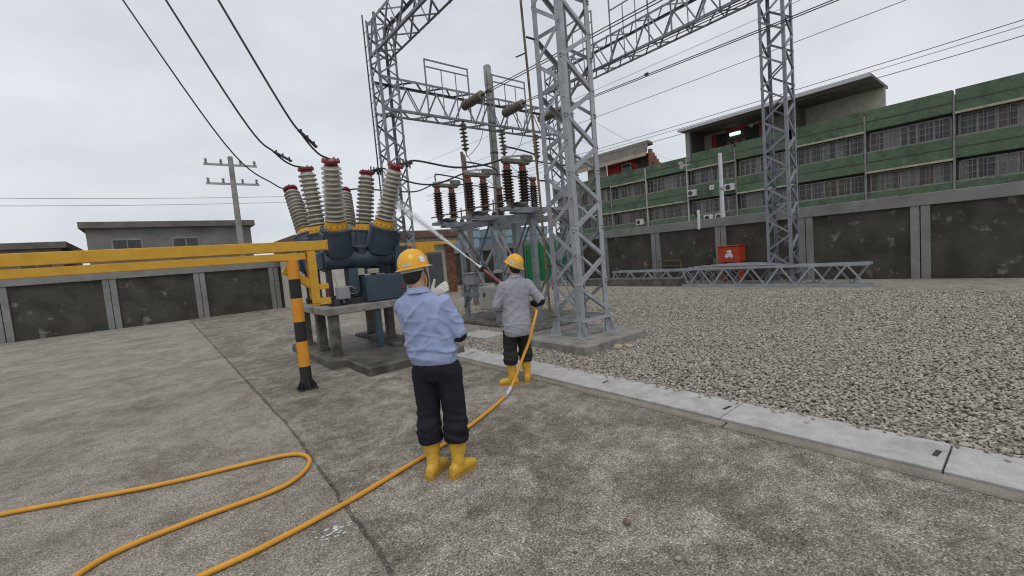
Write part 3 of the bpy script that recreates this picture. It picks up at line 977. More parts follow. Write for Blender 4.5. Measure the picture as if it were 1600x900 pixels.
MB().lathe([(.03, 0), (.05, .01), (.052, .26), (.035, .31), (.018, .33), (.018, .36)], Matrix.Translation((6.62, 6.72, .82)), 16).make('bottle', M['red_bright'], ex, 40)
MB().bar((6.62, 6.72, 1.18), (6.62, 6.64, 1.22), .02, .03).cyl((6.62, 6.72, 1.16), (6.62, 6.72, 1.21), .02, n=8).make('valve', M['black'], ex)
MB().bar((6.70, 6.72, 0.08), (6.70, 6.72, 1.3), .04, .04, (0, 1, 0)).box(6.67, 6.69, 6.66, 6.78, .9, 1.1).make('bracket', SM, ex)

tag(MB().box(4.92, 5.52, 7.12, 7.98, -.02, .045, .008).make('flat_slab', M['concrete_pale']), 'pale flat concrete slab lying in the gravel left of the worker in grey', 'slab')

# ------------------------------------------------------------------ conductors
def wire(label, pts, r, m, n=6, name='conductor', group=None, cat='wire'):
    return tag(MB().tube(pts, r, n).make(name, m, None, 40), label, cat, group)


W = M['wire']
B0, B1, B2 = BT[0, 1], BT[1, 1], BT[2, 1]
A0, A1, A2 = BT[0, -1], BT[1, -1], BT[2, -1]
wire('thick black cable sagging from the breaker to the switch nearest the tower', catmull([B0, B0 + V((.35, .3, .12)), (4.35, 8.1, 3.72), (4.9, 7.6, 3.52), (5.3, 7.2, 3.5), V(ARM[2])], 8), .02, W)
wire('thick black cable sagging from the breaker to the middle switch', catmull([B1, B1 + V((.4, 0, .1)), (4.4, 8.8, 3.45), (5.0, 8.6, 3.36), V(ARM[1])], 8), .018, W)
wire('black cable running low from the breaker to the far left switch', catmull([B2, B2 + V((.4, 0, .05)), (4.5, 9.8, 3.4), (5.2, 9.9, 3.42), V(ARM[0])], 8), .018, W)
wire('thick cable leaving the front left bushing upward to the left', catmull([A0 + V((-.02, 0, .02)), A0 + V((-.2, -.02, .10)), A0 + V((-.42, -.06, .36)), A0 + V((-.8, -.1, 1.0)), A0 + V((-2.4, -.3, 4.2))], 8), .016, W)
wire('thick cable leaving the second left bushing to the left', catmull([A1 + V((-.02, 0, .02)), A1 + V((-.25, 0, .06)), A1 + V((-.5, -.02, .25)), A1 + V((-1.0, 0, .9)), A1 + V((-2.6, 0, 4.2))], 8), .016, W)
wire('cable leaving the rear left bushing to the left', catmull([A2, A2 + V((-.3, .05, .1)), A2 + V((-1.1, .1, .9)), A2 + V((-2.8, .2, 4.2))], 8), .014, W)
for i, (a, d) in enumerate(((A0, V((-.46, -.06, .42))), (A1, V((-.52, -.02, .27))))):
    c = a + d * .72
    mbc = MB().bar(c - d * .28, c + d * .3, .05, .035, c=.006)
    for s_ in (-.2, 0, .2):
        mbc.cyl(c + d * s_ - V((0, 0, .03)), c + d * s_ + V((0, 0, .06)), .014, n=6)
    tag(mbc.make('cable_clamp', M['dark_metal']), ('bolted dark clamp on the cable above the front left bushing', 'bolted dark clamp on the cable of the second left bushing')[i], 'clamp', 'cable clamps')
for b, lab in ((B0, 'dark bus clamp cluster on top of the sprayed bushing'), (B1, 'dark bus clamp on top of the second right bushing')):
    mbc = MB()
    mbc.bar(b + V((-.05, 0, .0)), b + V((.42, .16, .10)), .05, .05, c=.006)
    mbc.bar(b + V((.25, .0, .0)), b + V((.40, .3, .16)), .035, .035)
    for s_ in (.12, .2, .28, .36):
        q = b + V((s_, s_ * .38, .05))
        mbc.cyl(q - V((0, 0, .06)), q + V((0, 0, .09)), .016, n=6)
    tag(mbc.make('bus_clamp', M['dark_metal']), lab, 'clamp', 'cable clamps')
for i, e in enumerate(SE):
    for k in (-1, 1):
        wire('%s conductor of the pair drawn overhead from the %s strain insulator string' % ('left' if k < 0 else 'right', ('left', 'middle', 'right')[i]),
             sag(e + V((k * .07, 0, .02)), e + V((k * .07 + .3, -27, -.25)), .12), .014, W, group='twin conductors')
    h = HE[i]
    wire(('thin jumper wire looping from the left strain string to the left hanging string', 'thin jumper wire looping from the middle strain string to the middle hanging string', 'thin jumper wire looping from the right strain string to the right hanging string')[i],
         catmull([e, e + V((.02, .15, -.6)), e.lerp(h, .55) + V((.1, -.2, -.5)), h + V((.05, -.05, -.1)), h], 6), .012, M['thin_wire'])
    a = V(ARM[i]) + V((2.1, 0, 0))
    wire(('thin dropper wire from the left hanging string down to the far left switch', 'thin dropper wire from the middle hanging string down to the middle switch', 'thin dropper wire from the right hanging string down to the nearest switch')[i],
         sag(h, a, .15), .011, M['thin_wire'])
# street lines behind the wall
for i, (z, r, x, lab) in enumerate(((10.35, .010, 20.0, 'topmost thin street wire above the green building'), (8.9, .012, 20.0, 'single street wire crossing the middle of the sky on the right'),
                                    (7.42, .012, 20.0, 'upper of the low street wires just over the red rooftop room'), (7.28, .010, 20.1, 'second low street wire just over the red rooftop room'),
                                    (6.98, .012, 20.0, 'lowest street wire sagging before the rooftop rooms'))):
    wire(lab, sag((x, -22, z + .2), (x, 36, z + .3), .55 if i > 1 else .25, 24), r, M['wire'] if r > .011 else M['thin_wire'], 5)
tag(MB().lathe([(.02, 0), (.05, .02), (.05, .14), (.02, .16)], frame(tuple(SE[2] + V((.06, -4.1, -.03))), (0, 1, 0)), 10).make('wire_spacer', M['dark_metal']), 'dark spacer lump on the twin conductors right of the near tower', 'spacer')
for i, (a, b, lab) in enumerate((((19, 15.6, 8.6), (41.5, 24, 9.9), 'faint service wire slanting down to the right-hand roof'), ((19, 16.5, 7.8), (41.5, 27.5, 9.9), 'faint service wire slanting down to the brick gable'))):
    wire(lab, sag(a, b, .2), .008, M['thin_wire'], 4)
for i, z in enumerate((4.5, 4.15)):
    wire(('upper thin line crossing the sky behind the breaker bushings', 'lower thin line crossing the sky behind the breaker bushings')[i], sag((-22, 30, z + 2.0), (9.5, 30, z + 2.1), .4), .014, M['thin_wire'], 4)

# ------------------------------------------------------------------ poles
up_ = thing('utility_pole', 'tall tapered concrete utility pole behind the truss beam', 'pole', (12.5, 15.9, 0))
MB().lathe([(.21, 0), (.155, 9.3), (.17, 9.31), (.17, 10.15), (.13, 10.2)], Matrix.Translation((12.5, 15.9, 0)), 18).make('shaft', M['pole_concrete'], up_, 40)
for z in (6.3, 7.6, 9.0):
    MB().lathe([(.19, z), (.19, z + .06)], Matrix.Translation((12.5, 15.9, 0)), 14).make('band', M['dark_metal'], up_)
MB().tube([(12.32, 15.75, .5), (12.33, 15.76, 6), (12.34, 15.77, 9.9)], .012, 5).make('earth_wire', M['wire'], up_)
bp = thing('brown_post', 'weathered brown post behind the far left switch', 'post', (8.55, 12.6, 0))
MB().lathe([(.10, 0), (.085, 5.15), (.06, 5.2)], Matrix.Translation((8.55, 12.6, 0)), 12).make('shaft', M['pole_brown'], bp, 40)
MB().bar((8.45, 12.5, 4.75), (8.40, 12.45, 5.25), .10, .05).make('top_bracket', M['pole_brown'], bp)
fp = thing('utility_pole', 'distant utility pole with crossarms behind the left bushings', 'pole', (3.4, 24.9, 0))
MB().lathe([(.16, 0), (.11, 7.5)], Matrix.Translation((3.4, 24.9, 0)), 10).make('shaft', M['pole_concrete'], fp)
for z in (6.2, 7.1):
    MB().bar((2.3, 24.9, z), (4.5, 24.9, z), .09, .09).make('crossarm', M['alu'], fp)
    for x in (2.4, 3.0, 3.8, 4.4):
        MB().lathe(shed_profile(3, .22, .03, .07, .07), Matrix.Translation((x, 24.9, z + .045)), 10).make('pin_insulator', M['breaker_light'], fp)
lp = thing('street_pole', 'pale slender street pole in front of the green building', 'pole', (19.2, 8.85, 0))
MB().lathe([(.10, 0), (.075, 5.22), (.05, 5.25)], Matrix.Translation((19.2, 8.85, 0)), 12).make('shaft', M['pole_white'], lp, 40)
MB().lathe([(.11, 3.72), (.11, 3.80)], Matrix.Translation((19.2, 8.85, 0)), 12).make('band', M['alu'], lp)

# ------------------------------------------------------------------ perimeter walls
def boundary(label, axis, fixed, a0, a1, step, ph, top, inner, prefix):
    """concrete wall along y (axis y at x=fixed) or x"""
    mid = (fixed + .1, (a0 + a1) / 2, 0) if axis == 'y' else ((a0 + a1) / 2, fixed + .1, 0)
    t = thing('concrete_wall', label, 'wall', mid)

    def bx(p0, p1, q0, q1, z0, z1, c=0):
        return MB().box(q0, q1, p0, p1, z0, z1, c) if axis == 'y' else MB().box(p0, p1, q0, q1, z0, z1, c)
    bx(a0, a1, fixed - .10, fixed + .25, top - .34, top, .012).make('coping_beam', M['pillar'], t)
    s = a0 + ph
    last = a0
    while True:
        e = min(s, a1)
        if e - .25 > last:
            bx(last + .0, e - .215, fixed, fixed + .16, -.04, top - .342).make('panel', M['wall_panel'], t)
        if s > a1:
            break
        bx(s - .21, s - .012, fixed - .075, fixed + .22, -.04, top - .345, .008).make('pillar', M['pillar'], t)
        bx(s + .012, s + .21, fixed - .075, fixed + .22, -.04, top - .345, .008).make('pillar', M['pillar'], t)
        last = s + .215
        s += step
    return t


boundary('grey boundary wall of dark mouldy panels and paired pillars before the green building', 'y', 17.0, -20, 24, 2.83, 2.83 - .37 + .0, 2.42, 1, '')
boundary('dark boundary wall closing the yard at the back', 'x', 24.2, -30, 17.2, 3.0, 1.5, 2.38, 1, '')
vp = thing('vent_pipe', 'short white capped pipe standing up on the boundary wall', 'pipe', (16.98, 8.7, 2.1))
MB().lathe([(.055, 2.05), (.055, 2.78), (.03, 2.80)], Matrix.Translation((16.86, 8.72, 0)), 12).make('tube', M['white'], vp, 40)
MB().lathe([(.06, 0), (.07, .03), (.05, .06)], frame((16.86, 8.78, 2.62), (0, 1, 0)), 10).make('lamp_head', M['black'], vp, 40)
rx = thing('fire_hose_box', 'red box with a peeling white emblem on the boundary wall', 'hose box', (16.6, 7.4, .75))
MB().box(16.35, 16.90, 7.02, 7.78, .72, 1.30, .012).make('case', M['red_box'], rx)
MB().box(16.30, 16.93, 6.99, 7.81, 1.302, 1.335, .008).make('lid', M['red_box'], rx)
em = MB()
random.seed(3)
for k in range(9):
    yy, z = 7.40 + random.uniform(-.12, .12), 1.06 + random.uniform(-.13, .13)
    w, h = random.uniform(.04, .09), random.uniform(.05, .11)
    n = 7
    em.add([(16.346 - k * .0003, yy + w * math.cos(2 * math.pi * i / n) * random.uniform(.6, 1), z + h * math.sin(2 * math.pi * i / n) * random.uniform(.6, 1)) for i in range(n)], [tuple(range(n))])
em.make('emblem', M['white'], rx)
for yy in (7.1, 7.7):
    MB().box(16.4, 16.85, yy - .03, yy + .03, -.04, .718).make('leg', M['red_box'], rx)
tag(MB().box(14.75, 15.28, 8.55, 13.4, -.03, .30, .02).make('low_slab', M['concrete_dark']), 'long low dark concrete block before the boundary wall', 'block')

# lattice steel lying by the wall
random.seed(11)


def lying(label, x0, y0, y1, w, h, z0):
    t = thing('lattice_steel', label, 'steel truss', (x0, (y0 + y1) / 2, z0), 'spare trusses lying by the wall')
    for x, z in ((x0, z0), (x0 + w, z0), (x0, z0 + h), (x0 + w, z0 + h)):
        MB().bar((x, y0, z), (x, y1, z), .07, .07).make('chord', M['steel'], t)
    L = y1 - y0
    zigzag(t, (x0 - .03, y0, z0), (x0 - .03, y0, z0 + h), (0, 1, 0), (-1, 0, 0), .05, L, .42, 0, .05, M['steel'])
    zigzag(t, (x0 + w, y0, z0), (x0 + w, y0, z0 + h), (0, 1, 0), (1, 0, 0), .05, L, .42, 1, .05, M['steel'])
    zigzag(t, (x0, y0, z0 + h), (x0 + w, y0, z0 + h), (0, 1, 0), (0, 0, 1), .05, L, .42, 1, .05, M['steel'])


lying('long grey lattice truss lying behind the low concrete block', 15.45, 6.4, 12.0, .45, .50, .04)
lying('shorter grey lattice truss lying at the right end beside the red box', 14.75, 3.0, 8.35, .45, .58, .04)
for i in range(5):
    tag(MB().bar((14.85 + i * .12, 5.0 + i * .2, .68 + .012 * i), (15.0 + i * .11, 8.0 - i * .25, .69 + .012 * i), .09, .02).make('steel_strip', M['steel']),
        'loose galvanised strip on the shorter truss, %s counted from the gravel side' % ('first', 'second', 'third', 'fourth', 'fifth')[i], 'steel strip', 'strips on the shorter truss')
rk = thing('rusty_rack', 'rusty pipe rail rack before the mouldy wall panel', 'rack', (16.6, 9.95, 0))
for z in (.66, .87):
    MB().cyl((16.6, 9.4, z), (16.6, 10.5, z), .02, n=8).make('rail', M['rust_pipe'], rk, 40)
for yy in (9.45, 10.45):
    MB().cyl((16.6, yy, -.01), (16.6, yy, .9), .022, n=8).make('leg', M['rust_pipe'], rk, 40)

# green container, blue sheds, guard house
gc = thing('green_container', 'bright green sheet-metal container beyond the stand', 'container', (17, 17, 0))
MB().box(16.3, 16.96, 15.2, 18.7, .12, 2.2, .01).make('body', M['green_sheet'], gc)
MB().box(16.28, 16.97, 15.15, 18.75, -.01, .118).make('skid', M['concrete_pale'], gc)
rib = MB().box(16.27, 16.298, -.025, .025, .14, 2.18).mesh('rib')
for i in range(4):
    link('rib', rib, M['green_sheet'], Matrix.Translation((0, 15.3 + i * 1.1, 0)), gc)
MB().box(16.262, 16.269, 16.1, 16.14, .14, 2.18).make('lock_bar', M['steel'], gc)
MB().tube(catmull([(16.2, 15.5, 0), (16.15, 15.7, .5), (16.24, 15.8, .9), (16.25, 15.85, 1.4)]), .02, 6).make('cable', M['cream'], gc)

for i, (x0, x1, lab) in enumerate(((14.6, 18.35, 'pale blue sheet-metal shed beyond the wall, leftmost of three'),
                                   (19.6, 21.9, 'pale blue sheet-metal shed beyond the wall, middle of three'),
                                   (22.5, 25.2, 'pale blue sheet-metal shed beyond the wall, rightmost of three'))):
    t = thing('sheet_metal_shed', lab, 'shed', ((x0 + x1) / 2, 27, 0), 'blue sheds beyond the wall')
    MB().box(x0, x1, 26, 29, -.04, 3.15).make('lower_wall', M['blue_sheet'], t)
    MB().box(x0 - .06, x1 + .06, 25.92, 29, 3.152, 3.72).make('upper_panel', M['blue_sheet'], t)
    rm = MB().box(-.02, .02, 25.96, 25.999, 2.0, 3.15).mesh('rib')
    n = int((x1 - x0) / .4)
    for k in range(n):
        link('rib', rm, M['blue_sheet'], Matrix.Translation((x0 + .2 + k * .4, 0, 0)), t)
    MB().box(x0 - .1, x1 + .1, 25.85, 29.1, 3.722, 3.78).make('roof', M['blue_sheet'], t)

gh = thing('guard_house', 'small cream house with a brick corner and grey shutter behind the breaker', 'house', (9, 21.5, 0))
MB().box(4.8, 12.05, 19.7, 23.9, -.04, 2.62).make('wall', M['house_wall'], gh)
MB().box(4.6, 12.35, 19.4, 24.05, 2.622, 2.86, .01).make('eaves_slab', M['concrete'], gh)
MB().box(4.5, 12.45, 19.3, 24.1, 2.862, 3.22, .02).make('roof', M['roof_brown'], gh)
MB().box(10.62, 11.45, 19.66, 19.69, -.01, 2.06).make('shutter', M['shutter'], gh)
sh = MB().box(10.64, 11.43, 19.645, 19.658, 0, .012).mesh('slat')
for i in range(16):
    link('slat', sh, M['shutter'], Matrix.Translation((0, 0, .08 + i * .125)), gh)
MB().box(10.54, 10.615, 19.62, 19.72, -.01, 2.12).box(11.455, 11.52, 19.62, 19.72, -.01, 2.12).box(10.54, 11.52, 19.625, 19.715, 2.121, 2.19).make('door_frame', M['cream'], gh)
# brick corner column, each course real bricks
bc = MB().box(11.68, 12.10, 19.47, 19.69, -.01, 2.615).make('brick_column', M['concrete'], gh)
bkm = [MB().box(0, .20, 0, .06, 0, .058, .004).mesh('brick'), MB().box(0, .095, 0, .06, 0, .058, .004).mesh('brick')]
for bkx in bkm:
    bkx.materials.append(M['brick'])
z = 0.0
row = 0
while z < 2.54:
    x = 11.675
    j = 0
    while x < 12.08:
        half = (row % 2 == 1 and j == 0)
        wdt = .095 if (half or x + .2 > 12.11) else .20
        link('brick', bkm[1] if wdt < .1 else bkm[0], None, Matrix.Translation((x, 19.415 + random.uniform(-.004, .004), z)), bc)
        x += wdt + .012
        j += 1
    z += .0705
    row += 1
yb = thing('yellow_canopy_beam', 'yellow beam on a stubby post before the cream house', 'beam', (10.6, 19.2, 2.2))
MB().bar((9.0, 19.15, 2.56), (12.05, 19.15, 2.56), .14, .16, c=.008).make('beam', M['yellow'], yb)
MB().box(9.55, 10.75, 19.05, 19.25, 2.12, 2.478, .01).make('hanging_plate', M['yellow'], yb)
MB().bar((10.1, 19.15, -.02), (10.1, 19.15, 2.12), .14, .14, (0, 1, 0)).make('post', M['yellow'], yb)

# low grey buildings beyond the back wall on the left
for i, (x0, x1, y0, h, lab) in enumerate(((-2.2, 4.2, 27, 4.4, 'grey cement house beyond the wall behind the left bushings'), (-12, -3.2, 28.5, 3.7, 'wide low grey building beyond the wall at the far left'))):
    t = thing('grey_house', lab, 'house', ((x0 + x1) / 2, y0 + 3, 0))
    MB().box(x0, x1, y0, y0 + 7, -.04, h).make('wall', M['grey_building'], t)
    MB().box(x0 - .2, x1 + .2, y0 - .2, y0 + 7.2, h + .002, h + .28).make('roof', M['roof_sheet'], t)
    k = 0
    x = x0 + .8
    while x < x1 - 1.2:
        w_ = MB().box(x, x + 1.1, y0 - .03, y0 - .003, h - 1.5, h - .5).make('window', M['win_frame'], t)
        MB().box(x + .06, x + .53, y0 - .036, y0 - .031, h - 1.44, h - .56).make('pane', M['glass'], w_)
        MB().box(x + .57, x + 1.04, y0 - .036, y0 - .031, h - 1.44, h - .56).make('pane', M['glass'], w_)
        x += 2.2

# ------------------------------------------------------------------ green apartment building
BX = 42.0
bd = thing('apartment_building', 'green tiled apartment building with caged windows beyond the wall', 'building', (46, 20, 0))
SEC = 4.7
Y0 = 22.7
ks = list(range(-6, 4))                       # sections of the facade
Ymin, Ymax = Y0 + ks[0] * SEC, Y0 + (ks[-1] + 1) * SEC
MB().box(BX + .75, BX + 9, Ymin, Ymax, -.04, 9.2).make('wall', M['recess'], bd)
MB().box(BX + .3, BX + 9, Ymin, Ymax, 9.202, 9.32).make('roof_slab', M['concrete'], bd)
random.seed(21)
fl = [(8.62, 9.92), (5.62, 7.0), (2.6, 4.05)]
gr_cache = {}


def grille(W_, H_, rust):
    key = (round(W_, 2), round(H_, 2), rust)
    if key not in gr_cache:
        mb = MB()
        nx = int(W_ / .42)
        for i in range(nx + 1):
            yy = W_ * i / nx
            mb.box(-.012, .012, yy - .012, yy + .012, 0, H_)
        for j in range(4):
            z = H_ * j / 3
            mb.box(-.016, -.010, 0, W_, z - .014, z + .014)
        for yy in (0, W_):
            for z in (0.02, H_ - .02):
                mb.box(0, .35, yy - .012, yy + .012, z - .012, z + .012)
        me = mb.mesh('window_grille')
        me.materials.append(M['grille_rust' if rust else 'grille'])
        gr_cache[key] = me
    return gr_cache[key]


for k in ks:
    y0, y1 = Y0 + k * SEC, Y0 + (k + 1) * SEC
    for bi, (z0, z1) in enumerate(fl):
        dz = .18 if (k < 0 and bi == 0) else 0
        b_ = MB().box(BX, BX + .7, y0 + .06, y1 - .06, z0, z1 + dz, .02).make('tiled_band', M['green_tile'], bd)
        MB().box(BX - .012, BX + .02, y0 + .07, y1 - .07, (z0 + z1) / 2 - .05, (z0 + z1) / 2 + .04).make('stain_line', M['tile_dark'], b_)
        if (k + bi) % 2 != 0 or k == 1:
            MB().box(BX - .16, BX + .05, y0 + .05, y1 - .05, z0 - .14, z0 - .002, .01).make('ledge', M['beige_ledge'], b_)
    MB().box(BX - .06, BX + .1, y0 - .055, y0 + .055, 1.0, 9.75).make('downpipe', M['cream'] if k in (0, 1) else M['pillar'], bd)
    for fi, (z0, z1) in enumerate(((7.02, 8.45), (4.07, 5.45))):
        MB().box(BX + .05, BX + .5, y0 + .06, y1 - .06, z0 - .018, z0 + .06).make('sill', M['concrete'], bd)
        n = 5
        w = (y1 - y0 - .3) / n
        for i in range(n):
            a = y0 + .15 + i * w
            f = MB()
            x = BX + .55
            f.box(x, x + .06, a, a + .06, z0 + .06, z1)
            f.box(x, x + .06, a + w - .06, a + w, z0 + .06, z1)
            f.box(x + .004, x + .056, a + .06, a + w - .06, z0 + .06, z0 + .12)
            f.box(x + .004, x + .056, a + .06, a + w - .06, z1 - .06, z1)
            f.box(x + .004, x + .056, a + w / 2 - .02, a + w / 2 + .02, z0 + .12, z1 - .06)
            wf = f.make('window', M['win_frame'], bd)
            for (p0, p1) in ((a + .062, a + w / 2 - .022), (a + w / 2 + .022, a + w - .062)):
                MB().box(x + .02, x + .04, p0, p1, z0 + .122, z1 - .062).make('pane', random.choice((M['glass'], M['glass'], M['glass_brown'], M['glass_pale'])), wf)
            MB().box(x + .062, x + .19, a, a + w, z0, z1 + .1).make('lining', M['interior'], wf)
        for i in range(2):
            gw = (y1 - y0 - .4) / 2
            link('window_grille', grille(gw - .1, z1 - z0 - .1, (k == 1)), None, Matrix.Translation((BX + .12, y0 + .2 + i * gw, z0 + .06)), bd)
# plaster patch on parapet
ppm = MB()
for k in range(10):
    yy, z = 22.95 + random.uniform(-.55, .75), 9.25 + random.uniform(-.28, .28)
    ppm.add([(BX - .006 - k * .0008, yy + random.uniform(.15, .4) * math.cos(i * .785), z + random.uniform(.1, .22) * math.sin(i * .785)) for i in range(8)], [tuple(range(8))])
ppm.make('plaster_patch', M['concrete_pale'], bd)

# rooftop rooms
rr = thing('rooftop_room', 'red-walled rooftop room under a brown sloping sheet roof', 'rooftop room', (46, 31, 9.3))
MB().box(43.4, 43.5, 27.5, 33.5, 9.32, 11.6).make('red_wall', M['red_wall'], rr)
rm = MB().box(43.36, 43.398, -.03, .03, 9.5, 11.5).mesh('sheet_rib')
for i in range(17):
    link('sheet_rib', rm, M['red_wall'], Matrix.Translation((0, 29.1 + i * .26, 0)), rr)
wf = MB().box(43.27, 43.358, 30.0, 31.3, 9.6, 11.05).make('window', M['cream'], rr)
MB().box(43.26, 43.269, 30.13, 31.17, 9.7, 10.92).make('pane', M['glass'], wf)
MB().box(42.9, 43.35, 27.45, 28.9, 9.4, 11.5).make('dark_porch', M['interior'], rr)
MB().box(43.3, 43.45, 33.6, 36.5, 9.32, 11.5).make('side_wall', M['cream'], rr)
rf = MB()
rp_ = [(41.7, 11.2), (41.7, 11.45), (42.35, 12.75), (43.3, 12.6), (43.3, 12.3), (42.4, 12.45), (41.95, 11.2)]
nr = len(rp_)
rf.add([(x, 27.1, z) for x, z in rp_] + [(x, 38.5, z) for x, z in rp_],
       [tuple(range(nr)), tuple(range(2 * nr - 1, nr - 1, -1))] + [(i, nr + i, nr + (i + 1) % nr, (i + 1) % nr) for i in range(nr)])
roof = rf.make('roof', M['roof_sheet'], rr)
MB().box(41.55, 41.69, 27.0, 38.6, 11.0, 11.4).make('fascia', M['beige_ledge'], roof)
bg_ = MB()
x = 42.2
steps = [(42.2, 11.75), (42.75, 11.4), (43.15, 11.1), (43.5, 10.8), (43.9, 10.45), (44.3, 10.1), (44.8, 9.8)]
for (xa, za), (xb, zb_) in zip(steps[:-1], steps[1:]):
    bg_.box(xa, xb, 26.85, 27.05, 9.3, za)
bgo = bg_.make('brick_gable', M['brick'], rr)
MB().box(42.55, 42.8, 26.82, 26.849, 9.7, 10.5).make('gable_window', M['interior'], bgo)

vr = thing('rooftop_veranda', 'rooftop room with an open front, red door posts and a lit lamp', 'rooftop room', (45, 18, 9.3))
MB().box(45.5, 45.7, 8.0, 22.6, 9.32, 12.35).make('back_wall', M['cream'], vr)
MB().box(41.9, 42.25, 22.2, 22.62, 9.32, 12.3).make('corner_post', M['pillar'], vr)
MB().box(42.0, 45.49, 22.5, 22.62, 9.32, 12.3).make('side_wall', M['recess'], vr)
MB().box(42.0, 45.49, 13.4, 13.7, 9.32, 12.3).make('side_wall', M['recess'], vr)
rv = MB()
rv.box(41.2, 46.5, 8.0, 22.95, 12.302, 12.5)
rvo = rv.make('roof', M['roof_sheet'], vr)
MB().box(41.15, 41.19, 8.0, 23.0, 12.28, 12.53).make('gutter', M['pole_white'], rvo)
MB().box(45.3, 45.48, 16.6, 21.6, 9.4, 12.0).make('door_panel', M['interior'], vr)
for yy in (21.3, 16.9):
    MB().box(45.2, 45.29, yy - .18, yy + .18, 10.0, 12.1).make('red_post', M['red_wall'], vr)
MB().box(45.2, 45.29, 18.2, 20.2, 12.05, 12.25).make('red_lintel', M['red_wall'], vr)
for yy in (19.9, 19.2, 18.5):
    MB().box(45.18, 45.25, yy - .2, yy + .2, 10.2, 11.0).make('door_leaf', M['red_cap'], vr)
lm = bpy.data.materials.new('lit_tube')
lm.use_nodes = True
lm.node_tree.nodes['Principled BSDF'].inputs['Emission Color'].default_value = (.75, 1, .8, 1)
lm.node_tree.nodes['Principled BSDF'].inputs['Emission Strength'].default_value = 1.2
MB().box(44.9, 45.1, 18.7, 19.7, 11.45, 11.75, .03).make('lit_lamp', lm, vr)
wc = MB()
wc.lathe([(.0 + .04, 0), (.16, .02), (.16, .06), (.04, .07)], frame((45.1, 17.7, 11.95), (-1, 0, 0)), 16)
wc.make('round_lamp', M['white'], vr)


def ac_unit(y, z, label, x=BX):
    t = thing('air_conditioner', label, 'air conditioner', (x - .2, y, z), 'air conditioners on the green building')
    MB().box(x - .38, x - .03, y - .43, y + .43, z, z + .62, .02).make('casing', M['ac_white'], t)
    MB().lathe([(.23, 0), (.23, .012), (.2, .014), (.06, .016)], frame((x - .381, y + .1, z + .31), (-1, 0, 0)), 20).make('fan_grille', M['dark_metal'], t)
    MB().box(x - .38, x + .0, y - .35, y - .31, z - .05, z - .003).box(x - .38, x + .0, y + .31, y + .35, z - .05, z - .003).make('bracket', M['dark_metal'], t)


ac_unit(22.15, 5.95, 'white air conditioner on the green band beside the right downpipe')
ac_unit(28.3, 3.78, 'white air conditioner low on the facade under the red rooftop room')
ac_unit(20.6, 3.32, 'white air conditioner just above the wall, left of a pair')
ac_unit(19.5, 3.32, 'white air conditioner just above the wall, right of a pair')
ac_unit(18.5, 5.9, 'white air conditioner behind the pale street pole')
sg = thing('house_number_plate', 'small white plate on the green band beside the right air conditioner', 'plate', (BX, 20.5, 6.4))
MB().box(BX - .03, BX - .004, 20.05, 20.5, 6.3, 6.72).make('plate', M['white'], sg)
MB().box(BX - .034, BX - .031, 20.15, 20.4, 6.42, 6.6).make('print', M['breaker_light'], sg)
# leafy strip along the wall top
lv = MB()
random.seed(5)
for i in range(1500):
    yy = random.uniform(11, 21)
    q = V((18.0 + random.uniform(-.25, .25), yy, 2.3 + random.uniform(0, .22)))
    a = V((random.uniform(-1, 1), random.uniform(-1, 1), random.uniform(-.5, 1))).normalized() * .05
    b = a.orthogonal().normalized() * .03
    lv.add([q - a, q + b, q + a, q - b], [(0, 1, 2, 3)])
tag(lv.make('creeper', M['leaf']), 'thin green creeper straggling behind the top of the boundary wall', 'creeper')
bpy.data.objects['creeper']['kind'] = 'stuff'

# ------------------------------------------------------------------ people
def remesh(mb, voxel, it=5, fac=.5):
    me = mb.mesh('tmp')
    o = bpy.data.objects.new('tmp', me)
    scene.collection.objects.link(o)
    r = o.modifiers.new('r', 'REMESH')
    r.mode = 'VOXEL'
    r.voxel_size = voxel
    if it:
        s = o.modifiers.new('s', 'SMOOTH')
        s.factor = fac
        s.iterations = it
    dg = bpy.context.evaluated_depsgraph_get()
    out = bpy.data.meshes.new_from_object(o.evaluated_get(dg))
    bpy.data.objects.remove(o)
    out.polygons.foreach_set('use_smooth', [True] * len(out.polygons))
    return out


def displace(me, fn):
    ns = [v.normal.copy() for v in me.vertices]
    for v, n in zip(me.vertices, ns):
        v.co = v.co + n * fn(v.co)
    me.update()


def ell(c, rx, ry, n=20, rot=0.0, e=2.3):
    out = []
    for i in range(n):
        a = 2 * math.pi * i / n
        ca, sa = math.cos(a), math.sin(a)
        k = (abs(ca) ** e + abs(sa) ** e) ** (-1 / e)
        x, y = rx * k * ca, ry * k * sa
        out.append(V((c[0] + x * math.cos(rot) - y * math.sin(rot), c[1] + x * math.sin(rot) + y * math.cos(rot), c[2])))
    return out


def limb(mb, pts, rads, n=14, per=5, end=True):
    P = catmull(pts, per)
    rr_ = []
    for i in range(len(P)):
        t = i / per
        k = min(int(t), len(rads) - 2)
        f = t - k
        rr_.append(rads[k] * (1 - f) + rads[k + 1] * f)
    mb.tube(P, rr_, n)
    mb.ball(P[0], rr_[0] * .98, n=12)
    if end:
        mb.ball(P[-1], rr_[-1] * .98, n=12)


def ridged(p, s):
    return (1 - abs(noise.noise(p * s)) * 2)


def crease(p):
    q = p + V((noise.noise(p * .7 + V((7, 0, 0))), noise.noise(p * .7 + V((0, 9, 0))), 0)) * .5
    return max(0.0, 1 - abs(noise.noise(q)) * 4.5) ** 1.3


